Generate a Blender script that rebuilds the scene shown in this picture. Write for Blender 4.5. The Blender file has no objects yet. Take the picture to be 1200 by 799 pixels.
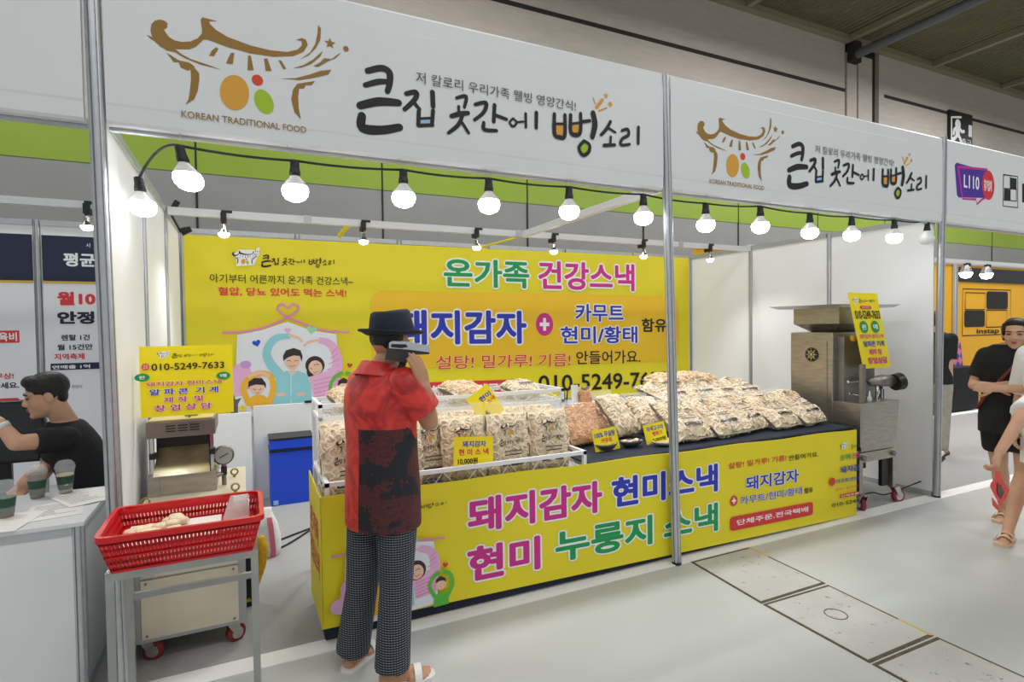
import bpy, bmesh, math, random
from mathutils import Vector, Matrix, noise
S = bpy.context.scene
COL = S.collection
PI = math.pi
rnd = random.Random(7)

# ------------------------------------------------------------------ camera
F, CX, CY, CZ, YAW, PIT, ROL = 657.45, .5223, -2.8431, 1.5622, .444, -.026, -.0128
FW = Vector((math.sin(YAW)*math.cos(PIT), math.cos(YAW)*math.cos(PIT), math.sin(PIT)))
RT0 = Vector((math.cos(YAW), -math.sin(YAW), 0)); UP0 = RT0.cross(FW)
RT = math.cos(ROL)*RT0 + math.sin(ROL)*UP0
UP = -math.sin(ROL)*RT0 + math.cos(ROL)*UP0
CAM = Vector((CX, CY, CZ))
cd = bpy.data.cameras.new('camera'); cam = bpy.data.objects.new('camera', cd); COL.objects.link(cam)
cd.sensor_width = 36; cd.lens = F/1200*36; cd.clip_start = .05; cd.clip_end = 200
cam.matrix_world = Matrix(((RT.x, UP.x, -FW.x, CX), (RT.y, UP.y, -FW.y, CY), (RT.z, UP.z, -FW.z, CZ), (0, 0, 0, 1)))
S.camera = cam

def U(px, py, ax, v):
    """the point of the plane ax = v that the photograph shows at a pixel (used to read off real positions)"""
    d = FW + RT*((px-600)/F) + UP*((399.5-py)/F)
    i = 'xyz'.index(ax)
    return CAM + d*((v-CAM[i])/d[i])

# ------------------------------------------------------------------ world, light, exposure
S.view_settings.view_transform = 'Standard'; S.view_settings.look = 'None'
S.view_settings.exposure = 0.0; S.view_settings.gamma = 1; S.view_settings.use_curve_mapping = False
S.cycles.use_denoising = True
S.cycles.max_bounces = 8; S.cycles.transparent_max_bounces = 24
W = bpy.data.worlds.new('hall_air'); S.world = W; W.use_nodes = True
W.node_tree.nodes['Background'].inputs[0].default_value = (.93, .97, 1, 1)
W.node_tree.nodes['Background'].inputs[1].default_value = .5
def area(name, loc, sx, sy, power, rot=(0, 0, 0), col=(1, .98, .95)):
    l = bpy.data.lights.new(name, 'AREA'); l.shape = 'RECTANGLE'; l.size = sx; l.size_y = sy; l.energy = power; l.color = (.975, .99, 1)
    o = bpy.data.objects.new(name, l); COL.objects.link(o); o.location = loc; o.rotation_euler = rot
    return o
for x, y, p in [(-3, -4, 108), (3, -4, 108), (9, -4, 135), (0, -8, 120), (8, -8, 120), (-3, 2.2, 170), (3, 2.2, 190), (9, 2.2, 190), (16, 2.2, 260), (24, 2.2, 260), (13, .6, 300)]:  # rear row added to brighten the hall wall, last one the amber wall
    area('hall_lamp_and_fill', (x, y, 7.2), 2.6, 1.2, p)  # unseen hall lamps in front, added fill lights behind

# ------------------------------------------------------------------ materials
def s2l(c):
    return tuple((v/12.92 if v <= .04045 else ((v+.055)/1.055)**2.4) for v in c)
def hexc(h):
    return s2l(tuple(int(h[i:i+2], 16)/255 for i in (0, 2, 4)))
MATS = {}
def mat(name, h, rough=.6, metal=0., nscale=None, namt=.08, bump=0., bscale=60., emit=0, alpha=None, spec=.5, coords='Object', nstretch=None):
    if name in MATS: return MATS[name]
    m = bpy.data.materials.new(name); m.use_nodes = True; nt = m.node_tree; b = nt.nodes['Principled BSDF']
    c = hexc(h); b.inputs['Base Color'].default_value = (*c, 1); b.inputs['Roughness'].default_value = rough
    b.inputs['Metallic'].default_value = metal; b.inputs['Specular IOR Level'].default_value = spec
    m.diffuse_color = (*c, 1)
    tc = nt.nodes.new('ShaderNodeTexCoord')
    src = tc.outputs[coords]
    if nstretch:
        mp = nt.nodes.new('ShaderNodeMapping'); mp.inputs['Scale'].default_value = nstretch
        nt.links.new(src, mp.inputs[0]); src = mp.outputs[0]
    if nscale:
        n = nt.nodes.new('ShaderNodeTexNoise'); n.inputs['Scale'].default_value = nscale; n.inputs['Detail'].default_value = 5
        nt.links.new(src, n.inputs['Vector'])
        r = nt.nodes.new('ShaderNodeValToRGB')
        r.color_ramp.elements[0].position = .3; r.color_ramp.elements[1].position = .7
        r.color_ramp.elements[0].color = (*[max(0, v*(1-namt)) for v in c], 1); r.color_ramp.elements[1].color = (*[min(1, v*(1+namt)) for v in c], 1)
        nt.links.new(n.outputs[0], r.inputs[0]); nt.links.new(r.outputs[0], b.inputs['Base Color'])
    if bump:
        n2 = nt.nodes.new('ShaderNodeTexNoise'); n2.inputs['Scale'].default_value = bscale; n2.inputs['Detail'].default_value = 3
        nt.links.new(src, n2.inputs['Vector'])
        bp = nt.nodes.new('ShaderNodeBump'); bp.inputs['Strength'].default_value = bump; bp.inputs['Distance'].default_value = .01
        nt.links.new(n2.outputs[0], bp.inputs['Height']); nt.links.new(bp.outputs[0], b.inputs['Normal'])
    if emit:
        b.inputs['Emission Color'].default_value = (*c, 1); b.inputs['Emission Strength'].default_value = emit
    if alpha is not None:
        b.inputs['Alpha'].default_value = alpha
    MATS[name] = m
    return m
def film(name, h, opac, rough=.08):
    """clear thin plastic: mostly see-through with a gloss"""
    if name in MATS: return MATS[name]
    m = bpy.data.materials.new(name); m.use_nodes = True; nt = m.node_tree
    for n in list(nt.nodes): nt.nodes.remove(n)
    out = nt.nodes.new('ShaderNodeOutputMaterial'); tr = nt.nodes.new('ShaderNodeBsdfTransparent'); pb = nt.nodes.new('ShaderNodeBsdfPrincipled')
    pb.inputs['Base Color'].default_value = (*hexc(h), 1); pb.inputs['Roughness'].default_value = rough
    n = nt.nodes.new('ShaderNodeTexNoise'); n.inputs['Scale'].default_value = 14; n.inputs['Detail'].default_value = 4
    tc = nt.nodes.new('ShaderNodeTexCoord'); nt.links.new(tc.outputs['Object'], n.inputs['Vector'])
    bp = nt.nodes.new('ShaderNodeBump'); bp.inputs['Strength'].default_value = .7; bp.inputs['Distance'].default_value = .03
    nt.links.new(n.outputs[0], bp.inputs['Height']); nt.links.new(bp.outputs[0], pb.inputs['Normal'])
    mx = nt.nodes.new('ShaderNodeMixShader'); mx.inputs[0].default_value = opac
    nt.links.new(tr.outputs[0], mx.inputs[1]); nt.links.new(pb.outputs[0], mx.inputs[2]); nt.links.new(mx.outputs[0], out.inputs[0])
    MATS[name] = m
    return m
M_alu = mat('aluminium', 'C6C9CC', .36, .75, 30, .05)
M_aludk = mat('aluminium_groove', '55585C', .5, .6)
M_steel = mat('brushed_stainless', 'B0ABA2', .34, .95, 9, .14, .12, 40, nstretch=(1, 1, 6))
M_steeld = mat('dull_stainless', '8E8A84', .42, .9, 8, .15)
M_chrome = mat('chrome', 'D0D0D0', .15, 1.)
M_white = mat('white_panel', 'E9EAEA', .45, 0, 3, .015)
M_flex = mat('white_flex_banner', 'E2E3E4', .42, 0, 2.5, .015, .05, 8)
M_whitep = mat('white_plastic', 'EEEFF0', .35)
M_black = mat('black_plastic', '17181A', .45)
M_blackc = mat('black_cloth', '141519', .85, 0, 30, .2, .3, 90)
M_navy = mat('navy_cloth', '1B2233', .85, 0, 40, .2, .3, 80)
M_rubber = mat('dark_rubber', '202020', .7)
M_redwheel = mat('maroon_wheel', '8A2A2A', .5)
M_yel = mat('yellow_banner', 'EADA22', .55, 0, 1.6, .03, .22, 5)
M_yelsign = mat('yellow_card', 'FBE407', .5)
M_cream = mat('cream_paint', 'D5CCB6', .5, 0, 4, .07)
M_skin = mat('skin', 'D2A284', .55, 0, 12, .06)
M_skin2 = mat('skin_tan', 'BE8C6C', .55, 0, 12, .07)
M_hair = mat('black_hair', '17130F', .5, 0, 60, .3, .5, 120)
def ink(name, h, rough=.55): return mat('ink_'+name, h, rough)
I_mag = ink('magenta', 'CF2A8B'); I_blue = ink('blue', '2C38B4'); I_green = ink('green', '0E9A50'); I_red = ink('red', 'D8363C')
I_blk = ink('black', '15130F'); I_wht = ink('white', 'F4F4F4'); I_org = ink('orange', 'F2C21A'); I_gold = ink('gold', '97702A')
I_logoor = ink('logo_orange', 'DDA035'); I_logogr = ink('logo_green', 'A3C521'); I_logored = ink('logo_red', 'D9432F'); I_grey = ink('grey', '4A4A4A')
I_pink = ink('pink', 'E58FB5'); I_lpink = ink('light_pink', 'EBB6DC'); I_teal = ink('teal', '93D3DC'); I_flesh = ink('flesh', 'F0C7AC')
I_hairb = ink('hair_brown', '33262A'); I_boy = ink('boy_yellow', 'F2B936'); I_house = ink('house_white', 'E9ECF2'); I_lav = ink('lavender', 'CFA0E0')
I_trunk = ink('trunk', '6B6560'); I_heartb = ink('heart_blue', '2052C8'); I_mint = ink('mint', '9CE0A8'); I_kid = ink('kid_green', '5CC040')
I_ltblue = ink('light_blue', '9DC1EA'); I_purple = ink('purple', '4A2A9A'); I_yeltxt = ink('flower_yellow', 'F5E04A'); I_navy = ink('navy', '1D2440')

# ------------------------------------------------------------------ object helpers
def tag(o, label=None, cat=None, group=None, kind=None):
    if label: o['label'] = label
    if cat: o['category'] = cat
    if group: o['group'] = group
    if kind: o['kind'] = kind
    return o
def empty(name, loc=(0, 0, 0), rz=0, parent=None):
    o = bpy.data.objects.new(name, None); COL.objects.link(o); o.location = loc; o.rotation_euler = (0, 0, rz); o.empty_display_size = .1
    if parent: o.parent = parent
    return o
def thing(name, label, cat, loc=(0, 0, 0), rz=0, group=None): return tag(empty(name, loc, rz), label, cat, group)
def copy_tree(o, parent=None):
    c = o.copy(); COL.objects.link(c)
    if parent: c.parent = parent
    for ch in o.children: copy_tree(ch, c)
    return c
def chain(o):
    m = Matrix()
    while o: m = o.matrix_basis @ m; o = o.parent
    return m
LOCAL = False      # True while parts are built in their parent's own frame
class MB:
    """collects primitive shapes and links them as one mesh object"""
    def __init__(s): s.bm = bmesh.new(); s.mi = 0
    def _face(s, vs):
        try: f = s.bm.faces.new(vs); f.material_index = s.mi; return f
        except ValueError: return None
    def box(s, a, b, bev=0):
        x0, y0, z0 = a; x1, y1, z1 = b
        v = [s.bm.verts.new(p) for p in ((x0, y0, z0), (x1, y0, z0), (x1, y1, z0), (x0, y1, z0), (x0, y0, z1), (x1, y0, z1), (x1, y1, z1), (x0, y1, z1))]
        fs = [s._face([v[i] for i in q]) for q in ((0, 3, 2, 1), (4, 5, 6, 7), (0, 1, 5, 4), (1, 2, 6, 5), (2, 3, 7, 6), (3, 0, 4, 7))]
        if bev:
            es = list({e for f in fs for e in f.edges})
            r = bmesh.ops.bevel(s.bm, geom=es, offset=bev, segments=2, affect='EDGES', profile=.5)
            for f in r['faces']: f.material_index = s.mi
        return s
    def hexa(s, p8):
        v = [s.bm.verts.new(p) for p in p8]
        for q in ((0, 3, 2, 1), (4, 5, 6, 7), (0, 1, 5, 4), (1, 2, 6, 5), (2, 3, 7, 6), (3, 0, 4, 7)): s._face([v[i] for i in q])
        return s
    def tube(s, pts, r, n=8, caps=True):
        pts = [Vector(p) for p in pts]; rr = r if isinstance(r, (list, tuple)) else [r]*len(pts)
        rings = []; last = None
        for i, p in enumerate(pts):
            t = (pts[min(i+1, len(pts)-1)] - pts[max(i-1, 0)]).normalized()
            a = last - t*last.dot(t) if last is not None else t.orthogonal()
            if a.length < 1e-5: a = t.orthogonal()
            a.normalize(); last = a; b = t.cross(a)
            rings.append([s.bm.verts.new(p + (a*math.cos(2*PI*k/n) + b*math.sin(2*PI*k/n))*rr[i]) for k in range(n)])
        for A, B in zip(rings, rings[1:]):
            for k in range(n): s._face([A[k], A[(k+1) % n], B[(k+1) % n], B[k]])
        if caps: s._face(rings[0][::-1]); s._face(rings[-1])
        return s
    def prism(s, poly, z0, z1):
        A = [s.bm.verts.new((x, y, z0)) for x, y in poly]; B = [s.bm.verts.new((x, y, z1)) for x, y in poly]; n = len(poly)
        for k in range(n): s._face([A[k], A[(k+1) % n], B[(k+1) % n], B[k]])
        s._face(A[::-1]); s._face(B)
        return s
    def rings(s, rgs, closed=True, caps=(True, True)):
        R = [[s.bm.verts.new(p) for p in r] for r in rgs]; n = len(R[0])
        for A, B in zip(R, R[1:]):
            for k in range(n if closed else n-1): s._face([A[k], A[(k+1) % n], B[(k+1) % n], B[k]])
        if closed and caps[0]: s._face(R[0][::-1])
        if closed and caps[1]: s._face(R[-1])
        return s
    def lathe(s, prof, c=(0, 0, 0), n=20, caps=(True, True)):
        return s.rings([[(c[0]+r*math.cos(2*PI*k/n), c[1]+r*math.sin(2*PI*k/n), c[2]+z) for k in range(n)] for r, z in prof], True, caps)
    def quad(s, *p): s._face([s.bm.verts.new(q) for q in p]); return s
    def build(s, name, m, parent=None, smooth=False, mtx=None):
        if mtx is not None: s.bm.transform(mtx)
        if parent and not LOCAL: s.bm.transform(chain(parent).inverted())
        bmesh.ops.recalc_face_normals(s.bm, faces=s.bm.faces)
        me = bpy.data.meshes.new(name); s.bm.to_mesh(me); s.bm.free()
        for x in (m if isinstance(m, (list, tuple)) else [m]): me.materials.append(x)
        if smooth:
            for p in me.polygons: p.use_smooth = True
        o = bpy.data.objects.new(name, me); COL.objects.link(o)
        if parent: o.parent = parent
        return o
def catmull(P, n=6):
    P = [Vector(p) for p in P]
    if len(P) < 3: return P
    out = []
    for i in range(len(P)-1):
        a = P[max(i-1, 0)]; b = P[i]; c = P[i+1]; d = P[min(i+2, len(P)-1)]
        for k in range(n):
            t = k/n
            out.append(.5*((2*b) + (c-a)*t + (2*a-5*b+4*c-d)*t*t + (3*b-a-3*c+d)*t**3))
    out.append(P[-1]); return out

# ------------------------------------------------------------------ print (flat graphics and lettering on a plane)
_T = {}
def text_data(body, bold):
    k = (body, bold)
    if k not in _T:
        cu = bpy.data.curves.new('t', 'FONT'); cu.body = body; cu.offset = bold; cu.resolution_u = 3; cu.fill_mode = 'FRONT'
        o = bpy.data.objects.new('t', cu); COL.objects.link(o)
        dg = bpy.context.evaluated_depsgraph_get(); me = bpy.data.meshes.new_from_object(o.evaluated_get(dg))
        vs = [(v.co.x, v.co.y) for v in me.vertices]; fs = [tuple(p.vertices) for p in me.polygons]
        bpy.data.objects.remove(o); bpy.data.curves.remove(cu); bpy.data.meshes.remove(me)
        _T[k] = (vs, fs)
    return _T[k]
class Print:
    def __init__(s, O, Ud, Vd, off=.0012):
        s.O = Vector(O); s.u = Vector(Ud).normalized(); s.v = Vector(Vd).normalized(); s.n = s.u.cross(s.v); s.bm = bmesh.new(); s.ms = []; s.off = off; s.lay = 0; s.step = .00004; s.sag = None
    def idx(s, m):
        if m not in s.ms: s.ms.append(m)
        return s.ms.index(m)
    def px(s, px, py):
        """plane coordinates of the point the photograph shows at a pixel"""
        d = FW + RT*((px-600)/F) + UP*((399.5-py)/F); t = (s.O-CAM).dot(s.n)/d.dot(s.n); q = CAM + d*t - s.O
        a, b = q.dot(s.u), q.dot(s.v)
        if s.sag: b = (b-s.sag[0]*(a-s.sag[2]))/(1+s.sag[1]*(a-s.sag[2]))
        return (a, b)
    def P(s, uv):
        if s.sag: uv = (uv[0], uv[1]+(s.sag[0]+s.sag[1]*uv[1])*(uv[0]-s.sag[2]))      # the cloth hangs lower towards one end
        return s.O + s.u*uv[0] + s.v*uv[1] + s.n*(s.off + s.lay*s.step)
    def poly(s, pts, m, smooth=0):
        if smooth: pts = [(q.x, q.y) for q in catmull([(*p, 0) for p in list(pts)+[pts[0]]], smooth)][:-1]
        f = s.bm.faces.new([s.bm.verts.new(s.P(p)) for p in pts]); f.material_index = s.idx(m); f.normal_update()
        bmesh.ops.triangulate(s.bm, faces=[f], ngon_method='EAR_CLIP'); s.lay += 1
        return s
    def ell(s, c, rx, ry, m, rot=0, n=28):
        a = math.radians(rot); ca, sa = math.cos(a), math.sin(a)
        return s.poly([(c[0]+rx*math.cos(t)*ca-ry*math.sin(t)*sa, c[1]+rx*math.cos(t)*sa+ry*math.sin(t)*ca) for t in [2*PI*k/n for k in range(n)]], m)
    def rect(s, a, b, m, r=0):
        (x0, y0), (x1, y1) = a, b
        if not r: return s.poly([(x0, y0), (x1, y0), (x1, y1), (x0, y1)], m)
        pts = []
        for cx, cy, a0 in ((x1-r, y0+r, -90), (x1-r, y1-r, 0), (x0+r, y1-r, 90), (x0+r, y0+r, 180)):
            pts += [(cx+r*math.cos(math.radians(a0+k*22.5)), cy+r*math.sin(math.radians(a0+k*22.5))) for k in range(5)]
        return s.poly(pts, m)
    def star(s, c, r, m, rot=90):
        return s.poly([(c[0]+(r if k % 2 == 0 else r*.42)*math.cos(math.radians(rot+36*k)), c[1]+(r if k % 2 == 0 else r*.42)*math.sin(math.radians(rot+36*k))) for k in range(10)], m)
    def heart(s, c, r, m, rot=0):
        a = math.radians(rot); P = []
        for k in range(28):
            t = 2*PI*k/28; x = 16*math.sin(t)**3/16*r; y = (13*math.cos(t)-5*math.cos(2*t)-2*math.cos(3*t)-math.cos(4*t))/16*r
            P.append((c[0]+x*math.cos(a)-y*math.sin(a), c[1]+x*math.sin(a)+y*math.cos(a)))
        return s.poly(P, m)
    def stroke(s, pts, w, m, n=5, cap=True):
        Q = catmull([(p[0], p[1], 0) for p in pts], n); N = len(Q); mi = s.idx(m); V = []
        ws = w if isinstance(w, (list, tuple)) else [w]*2
        for i, q in enumerate(Q):
            t = (Q[min(i+1, N-1)]-Q[max(i-1, 0)]).normalized(); nn = Vector((-t.y, t.x, 0)); f = i/max(1, N-1)*(len(ws)-1); k = min(int(f), len(ws)-2)
            hw = (ws[k]+(ws[k+1]-ws[k])*(f-k))/2
            V.append((q+nn*hw, q-nn*hw, q, hw))
        l0 = s.lay
        for i, (A, B) in enumerate(zip(V, V[1:])):
            s.lay = l0+.4*(i % 3)
            try: s.bm.faces.new([s.bm.verts.new(s.P(x)) for x in (A[0], A[1], B[1], B[0])]).material_index = mi
            except ValueError: pass
        if cap:
            for i, q in enumerate((V[0], V[-1])):
                s.lay = l0+1.3+.4*i
                if q[3] > 1e-4: s.bm.faces.new([s.bm.verts.new(s.P((q[2].x+q[3]*math.cos(k*PI/5), q[2].y+q[3]*math.sin(k*PI/5)))) for k in range(10)]).material_index = mi
        s.lay = l0+2.2
        return s
    def text(s, body, bl, tr, m, bold=.0, out=None, ow=.05, slant=0):
        """lettering fitted to a box; weight and outline come from shifted layers of the same glyphs"""
        vs, fs = text_data(body, 0); x0 = min(p[0] for p in vs)-bold; x1 = max(p[0] for p in vs)+bold; y0 = min(p[1] for p in vs)-bold; y1 = max(p[1] for p in vs)+bold
        kx = (tr[0]-bl[0])/(x1-x0); ky = (tr[1]-bl[1])/(y1-y0)
        for b, mm, n in (((bold+ow, out, 10),) if out else ()) + ((bold, m, 8),):
            mi = s.idx(mm)
            for j in range(n if b > 0 else 1):
                dx, dy = (b*math.cos(2*PI*(j+.5)/n), b*math.sin(2*PI*(j+.5)/n)) if b > 0 else (0, 0)
                bv = [s.bm.verts.new(s.P((bl[0]+(p[0]+dx-x0)*kx+slant*(p[1]-y0)*ky, bl[1]+(p[1]+dy-y0)*ky))) for p in vs]
                for f in fs:
                    try: s.bm.faces.new([bv[i] for i in f]).material_index = mi
                    except ValueError: pass
                s.lay += .5
            s.lay += 1
        return s
    def tpx(s, body, a, b, m, **k): return s.text(body, s.px(*a), s.px(*b), m, **k)
    def build(s, name, parent, label=None):
        if parent: s.bm.transform(chain(parent).inverted())
        me = bpy.data.meshes.new(name); s.bm.normal_update(); s.bm.to_mesh(me); s.bm.free()
        for m in s.ms: me.materials.append(m)
        o = bpy.data.objects.new(name, me); COL.objects.link(o); o.parent = parent
        if label: o['label'] = label
        return o

# brush title and gold roof emblem, traced once as strokes in local coordinates (u right, v up, metres of the first fascia)
FASC_Y = -.045
_fp = Print((0, FASC_Y, 0), (1, 0, 0), (0, 0, 1))
def A3(q): return _fp.px(q[0]/3, q[1]/3)
def B3(q): return _fp.px(400+q[0]/3, q[1]/3)
def C6(q): return _fp.px(90+q[0]/6, q[1]/6)
SC = 1/575.0     # crop units -> metres, for stroke widths near the middle of the sign
TITLE = [([(92, 250), (140, 240), (168, 255), (170, 290), (162, 322)], 20), ([(84, 300), (130, 288), (166, 288)], 17), ([(66, 372), (130, 358), (201, 362)], 25), ([(72, 408), (74, 450), (140, 458), (204, 448)], 27),
    ([(228, 330), (262, 325), (258, 350), (222, 385)], 16), ([(250, 355), (275, 385)], 13), ([(320, 325), (322, 375)], 18), ([(272, 392), (270, 440)], 15), ([(322, 390), (318, 440)], 15), ([(272, 418), (320, 415)], 9), ([(270, 442), (321, 440)], 13),
    ([(405, 345), (438, 340), (432, 378)], 12), ([(412, 375), (412, 402)], 11), ([(387, 409), (415, 401), (445, 398)], 16), ([(425, 408), (410, 440), (376, 468)], 13), ([(424, 432), (447, 468)], 12),
    ([(470, 368), (508, 362), (500, 395), (468, 422)], 13), ([(538, 370), (535, 428)], 15), ([(540, 405), (580, 420)], 13), ([(500, 432), (502, 456), (545, 460)], 13),
    ([(603, 417), (591, 431), (603, 445), (616, 431), (603, 417)], 8), ([(620, 430), (640, 428)], 8), ([(647, 400), (648, 448)], 11), ([(685, 397), (684, 450)], 15),
    ([(748, 402), (748, 470), (765, 483), (784, 478), (785, 405)], 15), ([(750, 436), (785, 436)], 10), ([(805, 405), (805, 462), (820, 475), (839, 465), (840, 400)], 15), ([(805, 436), (840, 432)], 10), ([(840, 430), (872, 425)], 14), ([(884, 398), (890, 440), (881, 482)], 22), ([(852, 496), (834, 520), (848, 546), (868, 535), (871, 510), (852, 496)], 13),
    ([(945, 428), (930, 455), (912, 475)], 13), ([(940, 452), (962, 466)], 10), ([(946, 482), (944, 508)], 11), ([(922, 512), (960, 510)], 14),
    ([(985, 460), (1005, 455), (1008, 475), (985, 490), (982, 510), (1012, 508)], 12), ([(1043, 448), (1042, 505)], 14)]
TITLE = [([B3(q) for q in P], w*SC) for P, w in TITLE]
TB = (min(q[0] for P, w in TITLE for q in P), min(q[1] for P, w in TITLE for q in P), max(q[0] for P, w in TITLE for q in P), max(q[1] for P, w in TITLE for q in P))
def mapper(src, bl, tr):
    kx = (tr[0]-bl[0])/(src[2]-src[0]); ky = (tr[1]-bl[1])/(src[3]-src[1])
    return (lambda q: (bl[0]+(q[0]-src[0])*kx, bl[1]+(q[1]-src[1])*ky)), math.sqrt(abs(kx*ky))
def title(pr, bl, tr, m=None, extra=False, fat=1):
    f, k = mapper(TB, bl, tr)
    if extra:
        pr.poly([f(B3(q)) for q in ((276, 418), (318, 418), (318, 442), (276, 442))], I_ltblue)
        for a in ((755, 440, 778, 476), (811, 440, 834, 472)): pr.poly([f(B3(q)) for q in ((a[0], a[1]), (a[2], a[1]), (a[2], a[3]), (a[0], a[3]))], I_logoor)
        pr.ell(f(B3((852, 522))), .026*k, .034*k, I_logogr)
        pr.stroke([f(B3((897, 378))), f(B3((917, 352)))], 12*SC*k, I_logoor); pr.star(f(B3((930, 337))), 11*SC*k, I_logoor); pr.ell(f(B3((945, 367))), 8*SC*k, 8*SC*k, I_logoor)
        pr.stroke([f(B3((885, 345))), f(B3((892, 365)))], 4*SC*k, I_logoor); pr.stroke([f(B3((905, 390))), f(B3((932, 380)))], 5*SC*k, I_logoor)
    for P, w in TITLE: pr.stroke([f(q) for q in P], [w*k*fat*.85, w*k*fat, w*k*fat*.8], m or I_blk)
ROOF = [C6(q) for q in [(635, 195), (638, 165), (620, 148), (585, 138), (550, 145), (525, 170), (518, 215), (528, 255), (548, 292), (590, 330), (640, 358), (690, 368), (760, 410), (870, 455), (1020, 492), (905, 450), (800, 415), (735, 380), (693, 346), (790, 348), (840, 328), (890, 280)]]
ROOF += [A3(q) for q in [(730, 140), (800, 166), (880, 188), (960, 200), (1030, 198), (1068, 182), (1082, 158), (1075, 139), (1060, 134), (1042, 140), (1060, 145), (1061, 160), (1045, 175), (1010, 183), (950, 177), (880, 160), (800, 130), (760, 106), (738, 84), (736, 76), (765, 75)]]
ROOF += [C6(q) for q in [(882, 122), (870, 142), (880, 200), (880, 235), (850, 270), (800, 292), (740, 296), (690, 285), (650, 262), (625, 230), (613, 208)]]
EMB = [[C6(q) for q in P] for P in ([(490, 243), (530, 262), (548, 290), (520, 275)],
    [(630, 372), (665, 390), (705, 418), (720, 425), (790, 440), (825, 465), (830, 480), (860, 515), (862, 560), (850, 640), (825, 700), (765, 737), (785, 700), (795, 640), (803, 560), (800, 490), (780, 498), (730, 475), (718, 440), (680, 438), (665, 415)])]
EMB += [[A3(q) for q in P] for P in ([(760, 166), (768, 172), (752, 198), (735, 196), (745, 178)], [(812, 186), (824, 186), (818, 226), (795, 224), (802, 205)], [(872, 196), (882, 196), (892, 247), (870, 248)], [(928, 206), (940, 206), (955, 250), (934, 250)], [(978, 212), (988, 212), (1007, 243), (996, 244)],
    [(1118, 88), (1128, 100), (1126, 140), (1110, 170), (1085, 195), (1055, 209), (1090, 185), (1108, 155), (1116, 120)], [(1135, 180), (1125, 200), (1095, 225), (1060, 238), (1030, 240), (1065, 230), (1100, 210)],
    [(1200, 185), (1180, 205), (1155, 215), (1120, 235), (1100, 233), (1125, 220), (1140, 205), (1165, 208), (1190, 190)], [(985, 276), (1040, 275), (1090, 262), (1125, 250), (1165, 245), (1155, 262), (1100, 275), (1050, 282)],
    [(1030, 315), (1045, 295), (1075, 290), (1108, 285), (1095, 300), (1075, 300), (1068, 312), (1052, 312), (1048, 340), (1050, 380), (1058, 420), (1035, 395), (1024, 350)])]
EB = (A3((515, 0))[0], A3((700, 425))[1], B3((25, 0))[0], A3((750, 65))[1])
def emblem(pr, bl, tr, m=None, back=None):
    f, k = mapper(EB, bl, tr)
    if back: pr.poly([f(A3(q)) for q in ((500, 60), (620, 110), (720, 40), (1110, 110), (1215, 60), (1215, 200), (1150, 300), (1080, 440), (640, 410), (640, 260))], back)
    pr.poly([f(q) for q in ROOF], m or I_gold)
    for P in EMB: pr.poly([f(q) for q in P], m or I_gold)
    pr.star(f(A3((1160, 153))), .027*k, m or I_gold); pr.ell(f(B3((16, 172))), .013*k, .013*k, m or I_gold)
    e = lambda c, rx, ry, mm, rot: pr.ell(f(A3(c)), rx*k, ry*k, mm, rot)
    e((825, 326), .058, .078, I_logoor, -8); e((905, 282), .0235, .024, I_logored, 0); e((928, 358), .0385, .055, I_logogr, 18)

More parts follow.
